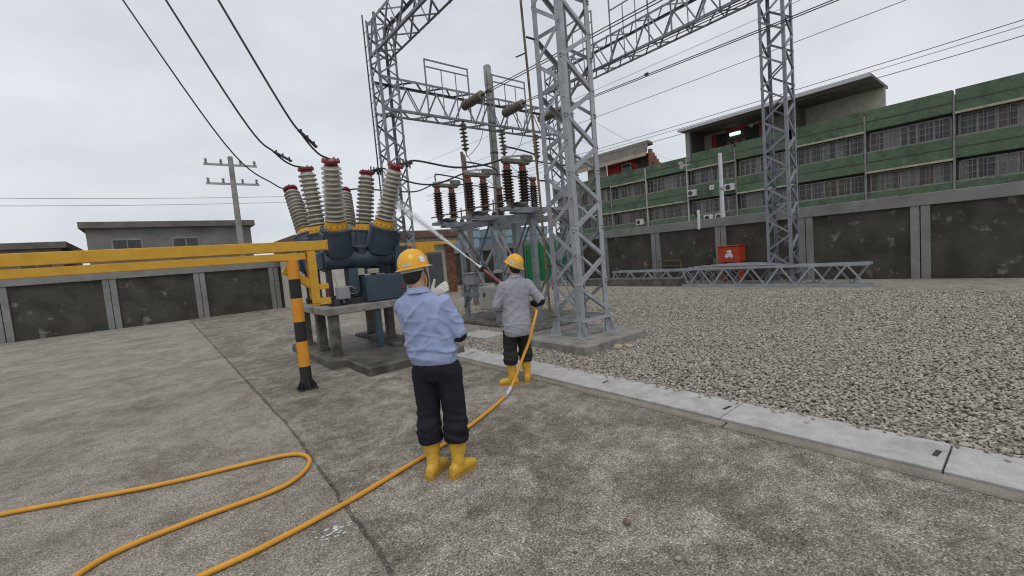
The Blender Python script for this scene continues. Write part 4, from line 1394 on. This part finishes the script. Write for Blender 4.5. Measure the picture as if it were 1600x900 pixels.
def hand_mesh(wrist, palm_dir, up_dir, curl, side, grip=None):
    """gloved hand, five bent fingers of unequal length; palm_dir = along the fingers, up_dir = back of hand"""
    f = V(palm_dir).normalized()
    u = (V(up_dir) - f * V(up_dir).dot(f)).normalized()
    s = f.cross(u).normalized() * side            # towards the thumb
    w = V(wrist)
    mb = MB()
    P = w + f * .015
    rings = []
    for k, (hw, ht) in ((-.02, (.028, .024)), (.02, (.036, .021)), (.06, (.043, .019)), (.088, (.041, .016))):
        c = P + f * k
        rings.append([c + s * hw * math.cos(a) + u * ht * math.sin(a) for a in [2 * math.pi * i / 14 for i in range(14)]])
    mb.loft(rings)
    for i, (o, L) in enumerate(((.030, .070), (.010, .078), (-.010, .072), (-.030, .058))):
        b = P + f * .080 + s * o
        d = f + s * (o * 1.2)
        d.normalize()
        pts = [b]
        ang = 0
        for j, fr_ in enumerate((.42, .32, .26)):
            ang += curl[i] * (.6, 1.0, .8)[j]
            dd = d * math.cos(ang) - u * math.sin(ang)
            pts.append(pts[-1] + dd * L * fr_ * 1.15)
        mb.tube(catmull(pts, 3), [.0105] * 4 + [.0098] * 3 + [.009] * 3, 10)
        for q, rr2 in ((pts[0], .0105), (pts[1], .0105), (pts[2], .0098), (pts[3], .009)):
            mb.ball(q, rr2, n=10, m=6)
    b = P + f * .012 + s * .030 - u * .004
    d1 = (s * .75 + f * .55 - u * .15 * (1 + curl[4])).normalized()
    d2 = (s * (.55 - .5 * curl[4]) + f * .85 - u * .5 * curl[4]).normalized()
    pts = [b, b + d1 * .042, b + d1 * .042 + d2 * .032, b + d1 * .042 + d2 * .058]
    mb.tube(catmull(pts, 3), [.0155] * 4 + [.0125] * 3 + [.0105] * 3, 10)
    for q, rr2 in zip(pts, (.0155, .013, .0118, .0105)):
        mb.ball(q, rr2, n=10, m=6)
    return mb


def boot(ankle, toe_dir, shaft_top, name_parent, X, size=1.0):
    d = V((toe_dir[0], toe_dir[1], 0)).normalized()
    s = V((-d.y, d.x, 0))
    a = V((ankle[0], ankle[1], 0))
    mb = MB()
    rings = []
    for k, hw, h in ((-.082, .026, .07), (-.072, .036, .085), (-.03, .041, .10), (.03, .041, .10), (.08, .045, .085), (.13, .049, .072), (.165, .042, .058), (.182, .024, .042)):
        c = a + d * k * size
        ring = []
        for i in range(14):
            t = 2 * math.pi * i / 14
            cz = math.sin(t)
            ring.append(c + s * hw * size * math.copysign(abs(math.cos(t)) ** .75, math.cos(t)) + V((0, 0, h / 2 + .012 + (h / 2) * math.copysign(abs(cz) ** .8, cz))))
        rings.append(ring)
    mb.loft(rings)
    t0 = V(shaft_top)
    limb(mb, [a + V((0, 0, .09)), a.lerp(t0, .35) + V((0, 0, .06)), t0 - V((0, 0, .12)), t0], [.050 * size, .051 * size, .062 * size, .068 * size])
    me = remesh(mb, .008, 4)
    displace(me, lambda c: .0035 * noise.noise(V((c.x * 22, c.y * 22, c.z * 40))) * (1 if c.z > .08 else .2))
    me.transform(X)
    o = link('boot', me, M['boot'], None, name_parent)
    so = MB()
    prof = [(-.09, .022), (-.078, .038), (-.03, .044), (.02, .041), (.06, .043), (.10, .05), (.14, .051), (.172, .042), (.19, .022)]
    left = [a + d * k * size + s * w * size for k, w in prof]
    right = [a + d * k * size - s * w * size for k, w in reversed(prof)]
    out = left + right
    n = len(out)
    so.add([(p.x, p.y, 0.0) for p in out] + [(p.x, p.y, .024) for p in out], [tuple(range(n)), tuple(range(2 * n - 1, n - 1, -1))] + [(i, n + i, n + (i + 1) % n, (i + 1) % n) for i in range(n)])
    sm = so.mesh('sole')
    sm.transform(X)
    link('sole', sm, M['boot_sole'], None, o)


def helmet(parent, c, X, tilt, sticker_fn, s=1.0):
    """full-brim hard hat; c = centre of the head at brim height"""
    hm = Matrix.Translation(V(c)) @ tilt
    sx, sy, sz = .114 * s, .138 * s, .145 * s
    mb = MB()
    rings = []
    n = 36
    prof = [(1.14, -.02, .10), (1.20, -.04, .1), (1.21, -.03, .1), (1.15, -.004, .1), (1.06, .014, 0), (1.0, .04, 0), (.985, .18, 0), (.93, .42, 0), (.82, .64, 0), (.64, .83, 0), (.40, .95, 0), (.15, .998, 0)]
    inner = [(.96, -.0, 0), (1.1, -.024, .1)]
    for (k, h, fwd) in [(.2, .9, 0), (.6, .78, 0), (.9, .4, 0)] + inner + prof:
        ring = []
        for i in range(n):
            a = 2 * math.pi * i / n
            front = .06 if (math.sin(a) > 0 and k > 1.05) else 0
            z = h * sz
            rdg = 0
            if k < 1.0 and h > .25 and (k, h) not in ((.2, .9), (.6, .78), (.9, .4)):
                rdg = .006 * max(0, 1 - abs(math.cos(a)) * 6)      # centre ridge front to back
            ring.append(V((sx * k * math.cos(a), sy * (k + front * math.sin(a)) * math.sin(a) * (1 if k < 1.05 else .985), z + rdg)))
        rings.append(ring)
    mb.loft(rings)
    me = mb.mesh('helmet', 50)
    sub = me
    sub.transform(X @ hm)
    h = link('helmet', sub, M['helmet'], None, parent)
    # stickers follow the dome
    for (az0, az1, h0, h1, mt) in sticker_fn:
        st = MB()
        na, nh = 10, 4
        vs_ = []
        for j in range(nh + 1):
            hh = h0 + (h1 - h0) * j / nh
            kk = math.sqrt(max(0, 1 - (hh * .98) ** 2)) * 1.0
            for i in range(na + 1):
                a = R(az0 + (az1 - az0) * i / na)
                vs_.append((sx * (kk + .022) * math.cos(a), sy * (kk + .022) * math.sin(a), sz * (hh + .012)))
        st.add(vs_, [(j * (na + 1) + i, j * (na + 1) + i + 1, (j + 1) * (na + 1) + i + 1, (j + 1) * (na + 1) + i) for j in range(nh) for i in range(na)])
        sm = st.mesh('sticker', 60)
        sm.transform(X @ hm)
        link('sticker', sm, mt, None, h)
    # chin strap
    sb = MB()
    for sgn in (-1, 1):
        sb.tube(catmull([(sgn * .09 * s, -.01, -.005), (sgn * .088 * s, .02, -.09), (sgn * .05, .06, -.155), (0, .075, -.165)], 4), .006, 6)
    sm = sb.mesh('chin_strap', 40)
    sm.transform(X @ hm)
    link('chin_strap', sm, M['black'], None, h)
    bm = MB().loft([ell((0, -.005, .02), .092 * s, .112 * s, 24), ell((0, -.005, -.028), .091 * s, .110 * s, 24)]).mesh('headband', 40)
    bm.transform(X @ hm)
    link('headband', M and bm, M['sticker'], None, h)


def person(label, origin, heading, sc, cfg):
    X = Matrix.Translation(V(origin)) @ Matrix.Rotation(-R(heading), 4, 'Z') @ Matrix.Scale(sc, 4)
    t = thing('person', label, 'person', origin)
    c = cfg
    sh = c['shift']                                  # sideways/forward sway as a function of height

    def S(x, y, z):
        d = sh(z)
        return V((x + d[0], y + d[1], z))
    # ---- body: one continuous figure
    b = MB()
    b.loft([ell(S(0, 0, .80), .12, .09), ell(S(0, 0, .90), .15, .10), ell(S(0, 0, 1.02), .135, .095), ell(S(0, 0, 1.2), .15, .10), ell(S(0, 0, 1.34), .165, .09), ell(S(0, 0, 1.41), .10, .07), ell(S(0, .0, 1.44), .056, .058)])
    limb(b, [S(0, -.005, 1.36), S(0, .0, 1.46), S(0, .012, 1.54)], [.058, .054, .056])
    hc = c['head']
    hm = Matrix.Translation(V(hc)) @ c['htilt']
    hd = MB()
    hd.loft([[hm @ q for q in ell((0, fy, z), rx, ry, 20, 0, 2.0)] for z, rx, ry, fy in
             ((-.125, .03, .035, .05), (-.115, .047, .06, .03), (-.08, .062, .082, .012), (-.04, .070, .093, .004), (0, .076, .097, 0), (.04, .077, .098, -.003), (.08, .067, .088, -.004), (.108, .045, .06, -.004), (.12, .015, .02, 0))])
    b.add(hd.v, hd.f)
    for q, r3 in (((0, .105, -.03), (.013, .018, .022)), ((.079, -.005, -.025), (.010, .019, .032)), ((-.079, -.005, -.025), (.010, .019, .032)), ((0, .088, -.078), (.024, .012, .008)), ((.03, .087, .008), (.02, .01, .008)), ((-.03, .087, .008), (.02, .01, .008))):
        e_ = MB().ball((0, 0, 0), *r3)
        b.add([hm @ (V(v) + V(q)) for v in e_.v], e_.f)
    for sd in ('L', 'R'):
        a = c['arm' + sd]
        limb(b, [a[0], a[1], a[2]], [.042, .032, .026])
        g_ = c['leg' + sd]
        limb(b, [g_[0], g_[1], g_[2]], [.078, .054, .038])
    bmh = remesh(b, .011, 4)
    bmh.transform(X)
    link('body', bmh, M['skin'], None, t)
    # ---- hair under the helmet
    hr = MB()
    hr.loft([[hm @ q for q in ell((0, fy, z), rx, ry, 24, 0, 2.0)] for z, rx, ry, fy in
             ((-.085, .052, .03, -.060), (-.06, .066, .052, -.046), (-.02, .076, .075, -.026), (.02, .082, .096, -.008), (.06, .078, .098, -.004), (.10, .055, .07, -.004), (.118, .02, .025, 0))])
    hme = remesh(hr, .008, 2)
    displace(hme, lambda q: .004 * noise.noise(V((q.x * 60, q.y * 60, q.z * 25))))
    hme.transform(X)
    link('hair', hme, M['hair'], None, t)
    # ---- trousers
    tr_ = MB()
    tr_.loft([ell(S(0, 0, .76), .155, .105), ell(S(0, -.01, .84), .172, .125), ell(S(0, -.005, .93), .168, .12), ell(S(0, 0, c['waist'] + .02), .15, .108)])
    for sd in ('L', 'R'):
        h_, k_, an = [V(q) for q in c['leg' + sd]]
        hem = an.lerp(k_, (c['hem'] - an.z) / (k_.z - an.z))
        mid = k_.lerp(hem, .55)
        limb(tr_, [h_ + V((0, -.005, -.02)), h_.lerp(k_, .5) + V((0, .005, 0)), k_ + V((0, .0, 0)), mid + V((0, -.008, 0)), hem], [.106, .098, .086, .086, c['hem_r']], 16, 5, False)
    tm = remesh(tr_, .011, 4)
    kz = V(c['legL'][1]).z

    def tw(q):
        near_k = math.exp(-((q.z - kz + .04) / .16) ** 2) + .9 * math.exp(-((q.z - c['hem'] - .05) / .09) ** 2)
        v = .014 * near_k * ridged(V((q.x * 5, q.y * 5, q.z * 13 + q.x * 3)), 1.0)
        v += .006 * noise.noise(V((q.x * 9 + q.z * 3, q.y * 9, q.z * 7)))
        v += .008 * math.exp(-((q.z - .80) / .06) ** 2) * ridged(V((q.x * 7, q.y * 4, q.z * 16 - abs(q.x) * 8)), 1.0)
        return v - .003
    displace(tm, tw)
    tm.transform(X)
    link('trousers', tm, c['tmat'], None, t)
    # ---- shirt
    st = MB()
    hem = c['shirt_hem']
    rings = []
    for z, rx, ry, yo in c['torso']:
        rings.append(ell(S(0, yo, z), rx, ry, 26))
    st.loft(rings)
    for sd in ('L', 'R'):
        a = [V(q) for q in c['arm' + sd]]
        lo = a[1].lerp(a[2], c['sleeve' + sd])
        limb(st, [a[0], a[0].lerp(a[1], .5), a[1], lo], [.076, .073, .067, .064], 16, 5, False)
    sm = remesh(st, .0078, 6)

    def sw(q):
        s_ = 1 if q.x > 0 else -1
        v = c['fold'] * crease(V((q.x * 3.4 + q.z * 2.6 * s_ + 3, q.y * 2.5, q.z * 4.6 - q.x * 4.0)))
        v += .55 * c['fold'] * crease(V((q.x * 7 - q.z * 5, q.y * 5 + 5, q.z * 9 + q.x * 3)))
        low = math.exp(-((q.z - hem - .10) / .055) ** 2)
        v *= min(1.0, max(.15, (q.z - hem) / .09))
        v += .014 * low * crease(V((q.x * 2.6, q.y * 2.6, q.z * 15 + q.x * 3)))
        v += .004 * noise.noise(V((q.x * 14, q.y * 14, q.z * 14))) - .006
        # box pleat and yoke seam at the back
        if q.y < 0 and q.z < 1.33:
            v += c['pleat'] * math.exp(-((q.x - sh(q.z)[0]) / .012) ** 2) * max(0, min(1, (q.z - .95) / .3))
        return v
    displace(sm, sw)
    sm.transform(X)
    so = link('shirt', sm, c['smat'], None, t)
    # collar
    cl = MB()
    cz = 1.425
    cl.loft([ell(S(0, -.006, cz), .078, .076, 24), ell(S(0, -.004, cz + .045), .068, .068, 24), ell(S(0, -.004, cz + .043), .062, .062, 24), ell(S(0, -.006, cz + .002), .066, .064, 24)])
    cl.loft([ell(S(0, -.008, cz + .046), .069, .069, 24), ell(S(0, -.012, cz + .008), .092, .090, 24), ell(S(0, -.012, cz + .004), .088, .086, 24)])
    cm = cl.mesh('collar', 50)
    displace(cm, lambda q: .004 * noise.noise(q * 20))
    cm.transform(X)
    link('collar', cm, c['smat'], None, so)
    # yoke seam, sewn strip across the shoulders
    # ---- arm sleeves and gloves
    for sd in ('L', 'R'):
        a = [V(q) for q in c['arm' + sd]]
        lo = a[1].lerp(a[2], max(0, c['sleeve' + sd] - .25))
        sl = MB()
        limb(sl, [lo, lo.lerp(a[2], .5), a[2]], [.06, .054, .038])
        me = remesh(sl, .009, 3)
        displace(me, lambda q: .005 * ridged(V((q.x * 8, q.y * 8, q.z * 14)), 1.0))
        me.transform(X)
        link('arm_sleeve', me, M['sleeve'], None, t)
        hg = c['hand' + sd]
        gm = remesh(hand_mesh(a[2], hg[0], hg[1], hg[2], hg[3]), .0045, 2)
        gm.transform(X)
        link('glove', gm, M['glove'], None, t)
        g_ = [V(q) for q in c['leg' + sd]]
        boot(g_[2], c['toe' + sd], g_[2].lerp(g_[1], .62), t, X)
    helmet(t, c['helm'], X, c['hltilt'], c['stickers'], c.get('helm_s', 1.0))
    return t, X


# worker in the light blue shirt (nearest)
I4 = Matrix.Identity(4)
rz = lambda a: Matrix.Rotation(R(a), 4, 'Z')
rxm = lambda a: Matrix.Rotation(R(a), 4, 'X')
rym = lambda a: Matrix.Rotation(R(a), 4, 'Y')
stk = M['sticker']


def sh1(z):
    k = max(0, z - .85)
    return (-.13 * k, -.02 * k)


cfg1 = dict(
    fold=.012, shift=sh1, waist=.98, hem=.275, hem_r=.086, shirt_hem=.895, pleat=0.0,
    head=(-.105, .02, 1.585), htilt=rz(-12) @ rym(-5), helm=(-.108, .018, 1.615), hltilt=rz(-10) @ rym(-6) @ rxm(2),
    torso=((.885, .172, .126, -.005), (.91, .182, .134, -.005), (.95, .186, .137, -.008), (1.0, .182, .130, -.004), (1.1, .185, .130, 0), (1.22, .194, .130, 0), (1.30, .198, .122, -.004), (1.355, .178, .108, -.008), (1.40, .135, .092, -.01), (1.445, .082, .075, -.006)),
    armR=((.105, .0, 1.325), (.195, .02, 1.09), (.02, .20, 1.13)), armL=((-.205, .0, 1.325), (-.215, .17, 1.16), (-.065, .27, 1.365)),
    sleeveR=.02, sleeveL=.1,
    handR=((-.75, .5, .2), (0, .4, .9), (.5, .5, .6, .6, .3), -1), handL=((.75, .1, .55), (.05, -1, .1), (.5, .6, .65, .7, -.1), -1),
    legL=((-.088, 0, .86), (-.105, .015, .47), (-.098, -.005, .06)), legR=((.088, 0, .86), (.105, .015, .47), (.10, -.005, .06)),
    toeL=(.22, 1), toeR=(.55, 1), smat=M['shirt_blue'], tmat=M['trousers_navy'],
    stickers=((266, 302, .12, .25, stk), (334, 356, .20, .52, M['white'])), helm_s=1.0)
P1, X1 = person('person in light blue shirt, yellow helmet and yellow boots standing nearest, seen from behind', (1.57, 2.93, 0), 47, 1.0, cfg1)


def sh2(z):
    k = max(0, z - .8)
    return (.06 * k, .03 * k)


LAX = V((-.325, .825, .465)).normalized()
cfg2 = dict(
    fold=.008, shift=sh2, waist=.95, hem=.29, hem_r=.084, shirt_hem=.68, pleat=.007,
    head=(.05, .05, 1.575), htilt=rz(8) @ rxm(8), helm=(.05, .035, 1.60), hltilt=rz(14) @ rxm(20) @ rym(16),
    torso=((.655, .165, .125, -.03), (.69, .192, .145, -.022), (.76, .200, .150, -.018), (.88, .198, .148, -.008), (1.0, .190, .135, 0), (1.1, .188, .13, 0), (1.22, .194, .130, 0), (1.30, .198, .122, -.004), (1.355, .178, .108, -.008), (1.40, .135, .092, -.01), (1.445, .082, .075, -.006)),
    armR=((.20, .01, 1.325), (.345, -.08, 1.085), (.25, .13, 1.01)), armL=((-.135, .01, 1.325), (-.245, .05, 1.07), (.03, .33, 1.14)),
    sleeveR=.0, sleeveL=.08,
    handR=((-.55, .75, .05), (.75, .2, .5), (1.0, 1.0, 1.05, 1.05, .6), 1), handL=((.8, .5, .25), (-.2, -.3, -.9), (.9, .95, 1.0, 1.0, .6), 1),
    legL=((-.088, -.005, .84), (-.115, .02, .46), (-.125, -.01, .06)), legR=((.088, -.005, .84), (.105, .04, .46), (.105, .02, .06)),
    toeL=(-.95, .5), toeR=(.55, 1), smat=M['shirt_grey'], tmat=M['trousers_black'],
    stickers=((236, 304, .10, .26, stk), (190, 225, .12, .36, stk)), helm_s=1.0)
P2, X2 = person('person in grey shirt, black trousers and yellow boots aiming the water lance', (3.485, 4.275, 0), 19, .955, cfg2)

# ------------------------------------------------------------------ lance, jet and hose
G = V((3.712, 4.401, 1.062))
TG = V((3.60, 7.88, 2.93))
u = (TG - G).normalized()
lc = thing('spray_lance', 'dark red spray lance with black collar and white nozzle held by the worker in grey', 'spray lance', tuple(G))
MB().cyl(G - u * .12, G + u * .88, .024, .021, n=14).make('barrel', M['lance'], lc, 40)
MB().lathe([(.03, 0), (.048, .01), (.05, .035), (.03, .05)], frame(G + u * .87, u), 16).make('collar', M['black'], lc, 40)
MB().lathe([(.024, 0), (.022, .05), (.014, .10), (.011, .15), (.005, .151)], frame(G + u * .92, u), 14).make('nozzle', M['glove'], lc, 40)
MB().cyl(G - u * .2, G - u * .1, .028, n=12).make('hose_coupling', M['silver'], lc, 40)

jm = bpy.data.materials.new('water_spray')
jm.use_nodes = True
jb = jm.node_tree.nodes['Principled BSDF']
jb.inputs['Base Color'].default_value = (.92, .94, .96, 1)
jb.inputs['Roughness'].default_value = .5
jb.inputs['Alpha'].default_value = .36
jv = bpy.data.materials.new('water_mist')
jv.use_nodes = True
nt = jv.node_tree
nt.nodes.remove(nt.nodes['Principled BSDF'])
pv = nt.nodes.new('ShaderNodeVolumePrincipled')
pv.inputs['Color'].default_value = (.97, .98, 1, 1)
pv.inputs['Density'].default_value = 1.5
nt.links.new(pv.outputs['Volume'], nt.nodes['Material Output'].inputs['Volume'])

NZ = G + u * 1.07
LJ = (TG - NZ).length
jt = thing('water_jet', 'white water jet spreading from the lance nozzle onto a bushing', 'water jet', tuple(NZ))
random.seed(9)
s1 = u.orthogonal().normalized()
s2 = u.cross(s1)
js = MB()
for i in range(3800):
    t = random.random() ** 1.35
    rad = .006 + .085 * t ** 1.25
    rr0 = rad * min(1.2, abs(random.gauss(0, .45)))
    an = random.uniform(0, 6.283)
    off = (s1 * math.cos(an) + s2 * math.sin(an))
    droop = V((0, 0, -.03 * t * t))
    p = NZ + u * (t * LJ) + off * rr0 + droop
    d = (u + off * (.02 * rr0 / rad)).normalized()
    ln = random.uniform(.02, .10) * (1.2 - .5 * t)
    w = random.uniform(.0012, .0030)
    a, b = d.orthogonal().normalized() * w, d.cross(d.orthogonal().normalized()) * w
    js.add([p - d * ln, p + a, p + b, p - a, p - b, p + d * ln * .6], [(0, 1, 2), (0, 2, 3), (0, 3, 4), (0, 4, 1), (5, 2, 1), (5, 3, 2), (5, 4, 3), (5, 1, 4)])
for i in range(900):                                     # splash round the struck bushing
    d = V((random.gauss(0, 1), random.gauss(0, .6) - .6, random.gauss(0, 1))).normalized()
    p = TG + d * abs(random.gauss(0, .17)) + V((0, -.05, -.03))
    w = random.uniform(.0015, .004)
    ln = random.uniform(.004, .02)
    a, b = d.orthogonal().normalized() * w, d.cross(d.orthogonal().normalized()) * w
    js.add([p - d * ln, p + a, p + b, p - a, p - b, p + d * ln], [(0, 1, 2), (0, 2, 3), (0, 3, 4), (0, 4, 1), (5, 2, 1), (5, 3, 2), (5, 4, 3), (5, 1, 4)])
sp_ = js.make('spray', jm, jt)
MB().tube([NZ + u * (LJ * k / 10) + V((0, 0, -.03 * (k / 10) ** 2)) for k in range(11)], [.010 + .11 * (k / 10) ** 1.2 for k in range(11)], 18).make('mist_cone', jv, jt, 60)

hose_pts = [G - u * .2, G - u * .28 + V((0, -.02, -.01)), (3.645, 4.05, .92), (3.575, 4.01, .85), (3.516, 4.006, .738), (3.449, 4.02, .564), (3.366, 4.04, .417), (3.246, 4.06, .2), (3.13, 4.05, .07), (3.03, 4.008, .022), (2.90, 3.93, .022), (2.66, 3.79, .020), (2.22, 3.57, .020), (1.88, 3.42, .020), (1.62, 3.33, .020), (1.30, 3.235, .020),
            (.94, 3.12, .020), (.70, 3.06, .020), (.51, 3.02, .020), (.15, 2.97, .020), (-.35, 3.0, .020), (-.62, 3.3, .02), (-.45, 3.62, .02), (.0, 3.70, .02), (.45, 3.70, .020), (.67, 3.77, .020), (.82, 3.95, .020), (.86, 4.14, .020), (.78, 4.31, .020), (.5, 4.42, .02), (-.2, 4.6, .02), (-1.4, 5.1, .02), (-3.0, 5.4, .02), (-6, 6.2, .02)]
hs = thing('water_hose', 'orange-yellow water hose snaking from the lance across the concrete', 'hose', (1.6, 3.3, 0))
MB().tube(catmull(hose_pts, 8), .0178, 10).make('hose_tube', M['hose'], hs, 60)
cpl = [V(p) for p in ((3.13, 4.05, .07), (3.03, 4.008, .022), (2.95, 3.962, .021))]
MB().tube(catmull(cpl, 4), .0245, 12).make('silver_coupling', M['silver'], hs, 40)

# ------------------------------------------------------------------ stones and bits
def pebble(label, x, y, z, r, m, seed, fl_=.7, grp=None):
    me = MB().ball((0, 0, 0), r, r * .8, r * fl_, 14, 9).mesh('stone', 180)
    for v in me.vertices:
        v.co *= 1 + .22 * noise.noise(v.co / r * .9 + V((seed, 0, 0)))
    return tag(link('stone', me, m, Matrix.Translation((x, y, z + r * fl_ * .8)) @ Matrix.Rotation(seed, 4, 'Z')), label, 'stone', grp)


pebble('round reddish-brown pebble on the concrete in the foreground', 2.0, 1.57, 0, .026, M['stone_brown'], 1.2)
pebble('small pale grey pebble in the bottom right of the concrete', 1.93, 1.20, 0, .017, M['stone_grey'], 2.4)
pebble('larger tan stone lying at the corner of the tower footing', 5.62, 4.36, -.01, .085, M['stone'], 3.1, .62)
pebble('smaller tan stone right of the larger one by the tower footing', 5.78, 4.28, -.01, .075, M['stone'], 4.4, .6)
pebble('tiny dark pebble on the concrete near the bottom middle', 1.60, 1.62, 0, .011, M['stone_brown'], 5.0)
for i, (x, y, a, lab) in enumerate(((1.46, 1.88, .3, 'short dark twig on the concrete near the bottom'), (2.24, 2.58, 1.9, 'thin dark twig on the concrete right of the boots'))):
    tag(MB().tube(catmull([(x, y, .006), (x + .03 * math.cos(a), y + .03 * math.sin(a), .009), (x + .065 * math.cos(a + .1), y + .065 * math.sin(a + .1), .006)], 4), [.004] * 5 + [.003] * 4, 6).make('twig', M['pole_brown']), lab, 'twig')

random.seed(17)
pmk = MB()
for k in range(26):
    x, y = .70 + random.gauss(0, .045), 2.85 + random.gauss(0, .035)
    a = random.uniform(0, 6.28)
    w, h = random.uniform(.006, .02), random.uniform(.004, .009)
    pmk.add([(x + w * random.uniform(.7, 1.2) * math.cos(i * .9 + a), y + h * random.uniform(.7, 1.2) * math.sin(i * .9 + a), .0015 + k * .00008) for i in range(7)], [tuple(range(7))])
pm_ = tag(pmk.make('paint_mark', M['white']), 'worn white paint mark on the concrete below the hose', 'paint mark')
pm_['kind'] = 'stuff'
for k, (x, y, r, lab) in enumerate(((1.30, 4.25, .012, 'small stone chip on the concrete before the low step'), (2.9, 2.7, .009, 'tiny stone chip on the concrete beside the pale trench covers'),
                                   (1.05, 2.6, .009, 'tiny stone chip on the concrete between hose and joint'), (2.6, 1.6, .010, 'tiny stone chip right of the reddish-brown pebble'))):
    pebble(lab, x, y, 0, r, M['stone_grey'] if k % 2 else M['stone_brown'], k * 1.7, .6)

# ------------------------------------------------------------------ gravel (uncountable)
def gravel(name, label, pts, rot_seed, smin, smax, mats):
    me = bpy.data.meshes.new(name)
    me.from_pydata([tuple(p) for p in pts], [], [])
    ob = link(name, me)
    tag(ob, label, 'gravel')
    ob['kind'] = 'stuff'
    ng = bpy.data.node_groups.new(name, 'GeometryNodeTree')
    ng.interface.new_socket('Geometry', in_out='INPUT', socket_type='NodeSocketGeometry')
    ng.interface.new_socket('Geometry', in_out='OUTPUT', socket_type='NodeSocketGeometry')
    N, L = ng.nodes, ng.links
    gi, go = N.new('NodeGroupInput'), N.new('NodeGroupOutput')
    iop = N.new('GeometryNodeInstanceOnPoints')
    ico = N.new('GeometryNodeMeshIcoSphere')
    ico.inputs['Radius'].default_value = 1.0
    ico.inputs['Subdivisions'].default_value = 2
    sp2 = N.new('GeometryNodeSetPosition')
    nt_ = N.new('ShaderNodeTexNoise')
    nt_.inputs['Scale'].default_value = .85
    nt_.inputs['Detail'].default_value = 1
    vm = N.new('ShaderNodeVectorMath'); vm.operation = 'SUBTRACT'
    vm.inputs[1].default_value = (.5, .5, .5)
    vm2 = N.new('ShaderNodeVectorMath'); vm2.operation = 'SCALE'
    vm2.inputs['Scale'].default_value = 1.1
    L.new(nt_.outputs['Color'], vm.inputs[0])
    L.new(vm.outputs[0], vm2.inputs[0])
    L.new(ico.outputs['Mesh'], sp2.inputs['Geometry'])
    L.new(vm2.outputs[0], sp2.inputs['Offset'])
    smt = N.new('GeometryNodeSetMaterial')
    smt.inputs['Material'].default_value = mats
    L.new(sp2.outputs['Geometry'], smt.inputs['Geometry'])
    rv_ = N.new('FunctionNodeRandomValue'); rv_.data_type = 'FLOAT_VECTOR'
    rv_.inputs[0].default_value = (-.5, -.5, 0)
    rv_.inputs[1].default_value = (.5, .5, 6.283)
    rs = N.new('FunctionNodeRandomValue'); rs.data_type = 'FLOAT_VECTOR'
    rs.inputs[0].default_value = (smin, smin * .8, smin * .55)
    rs.inputs[1].default_value = (smax, smax * .8, smax * .6)
    rs.inputs['Seed'].default_value = 3
    L.new(gi.outputs[0], iop.inputs['Points'])
    L.new(smt.outputs['Geometry'], iop.inputs['Instance'])
    L.new(rv_.outputs[0], iop.inputs['Rotation'])
    L.new(rs.outputs[0], iop.inputs['Scale'])
    L.new(iop.outputs['Instances'], go.inputs[0])
    md = ob.modifiers.new('gravel', 'NODES')
    md.node_group = ng
    me.materials.append(mats)
    return ob


gm = bpy.data.materials.new('river_gravel')
gm.use_nodes = True
N, L = gm.node_tree.nodes, gm.node_tree.links
oi = N.new('ShaderNodeObjectInfo')
rmp = N.new('ShaderNodeValToRGB')
e = rmp.color_ramp.elements
e[0].position, e[0].color = 0, (.20, .178, .142, 1)
e[1].position, e[1].color = 1, (.53, .495, .42, 1)
for pos_, col_ in ((.25, (.26, .237, .198, 1)), (.5, (.345, .32, .272, 1)), (.72, (.385, .345, .275, 1)), (.88, (.44, .41, .355, 1))):
    k = e.new(pos_); k.color = col_
L.new(oi.outputs['Random'], rmp.inputs['Fac'])
L.new(rmp.outputs['Color'], N['Principled BSDF'].inputs['Base Color'])
N['Principled BSDF'].inputs['Roughness'].default_value = .85

rng = np.random.default_rng(4)


def in_bed(x, y):
    ok = (x > 4.33) & (x < 13.98) & (y < 13.98) & ~((x < 6.0) & (y > 8.33))
    ok &= ~((x > 4.99) & (x < 6.61) & (y > 4.50) & (y < 6.04))        # tower footing
    ok &= ~((x > 6.02) & (x < 8.28) & (y > 6.72) & (y < 10.38))       # stand pad
    ok &= ~((x > 4.94) & (x < 5.50) & (y > 7.14) & (y < 7.96))        # flat slab
    return ok


def scatter(x0, x1, y0, y1, dens):
    n = int((x1 - x0) * (y1 - y0) * dens)
    x, y = rng.uniform(x0, x1, n), rng.uniform(y0, y1, n)
    k = in_bed(x, y)
    x, y = x[k], y[k]
    z = -.012 + rng.uniform(0, .022, len(x)) + np.array([.018 * noise.noise(V((a * .9, b * .9, 0))) for a, b in zip(x, y)])
    return np.stack([x, y, z], 1)


near_p = scatter(4.33, 8.5, -5, 9.5, 1450)
far_p = np.concatenate([scatter(8.5, 14, -9, 14, 800), scatter(4.33, 8.5, 9.5, 14, 800)])
xs = 4.33 - np.abs(rng.normal(0, .07, 420)); ys = rng.uniform(-5, 8.2, 420)
keep = xs > 3.85
near_p = np.concatenate([near_p, np.stack([xs, ys, np.full(420, .038)], 1)[keep]])
gravel('gravel', 'loose grey-tan river gravel around the near tower', near_p, 1, .010, .022, gm)
gravel('gravel', 'coarser looking gravel stretching away to the boundary wall', far_p, 2, .012, .025, gm)
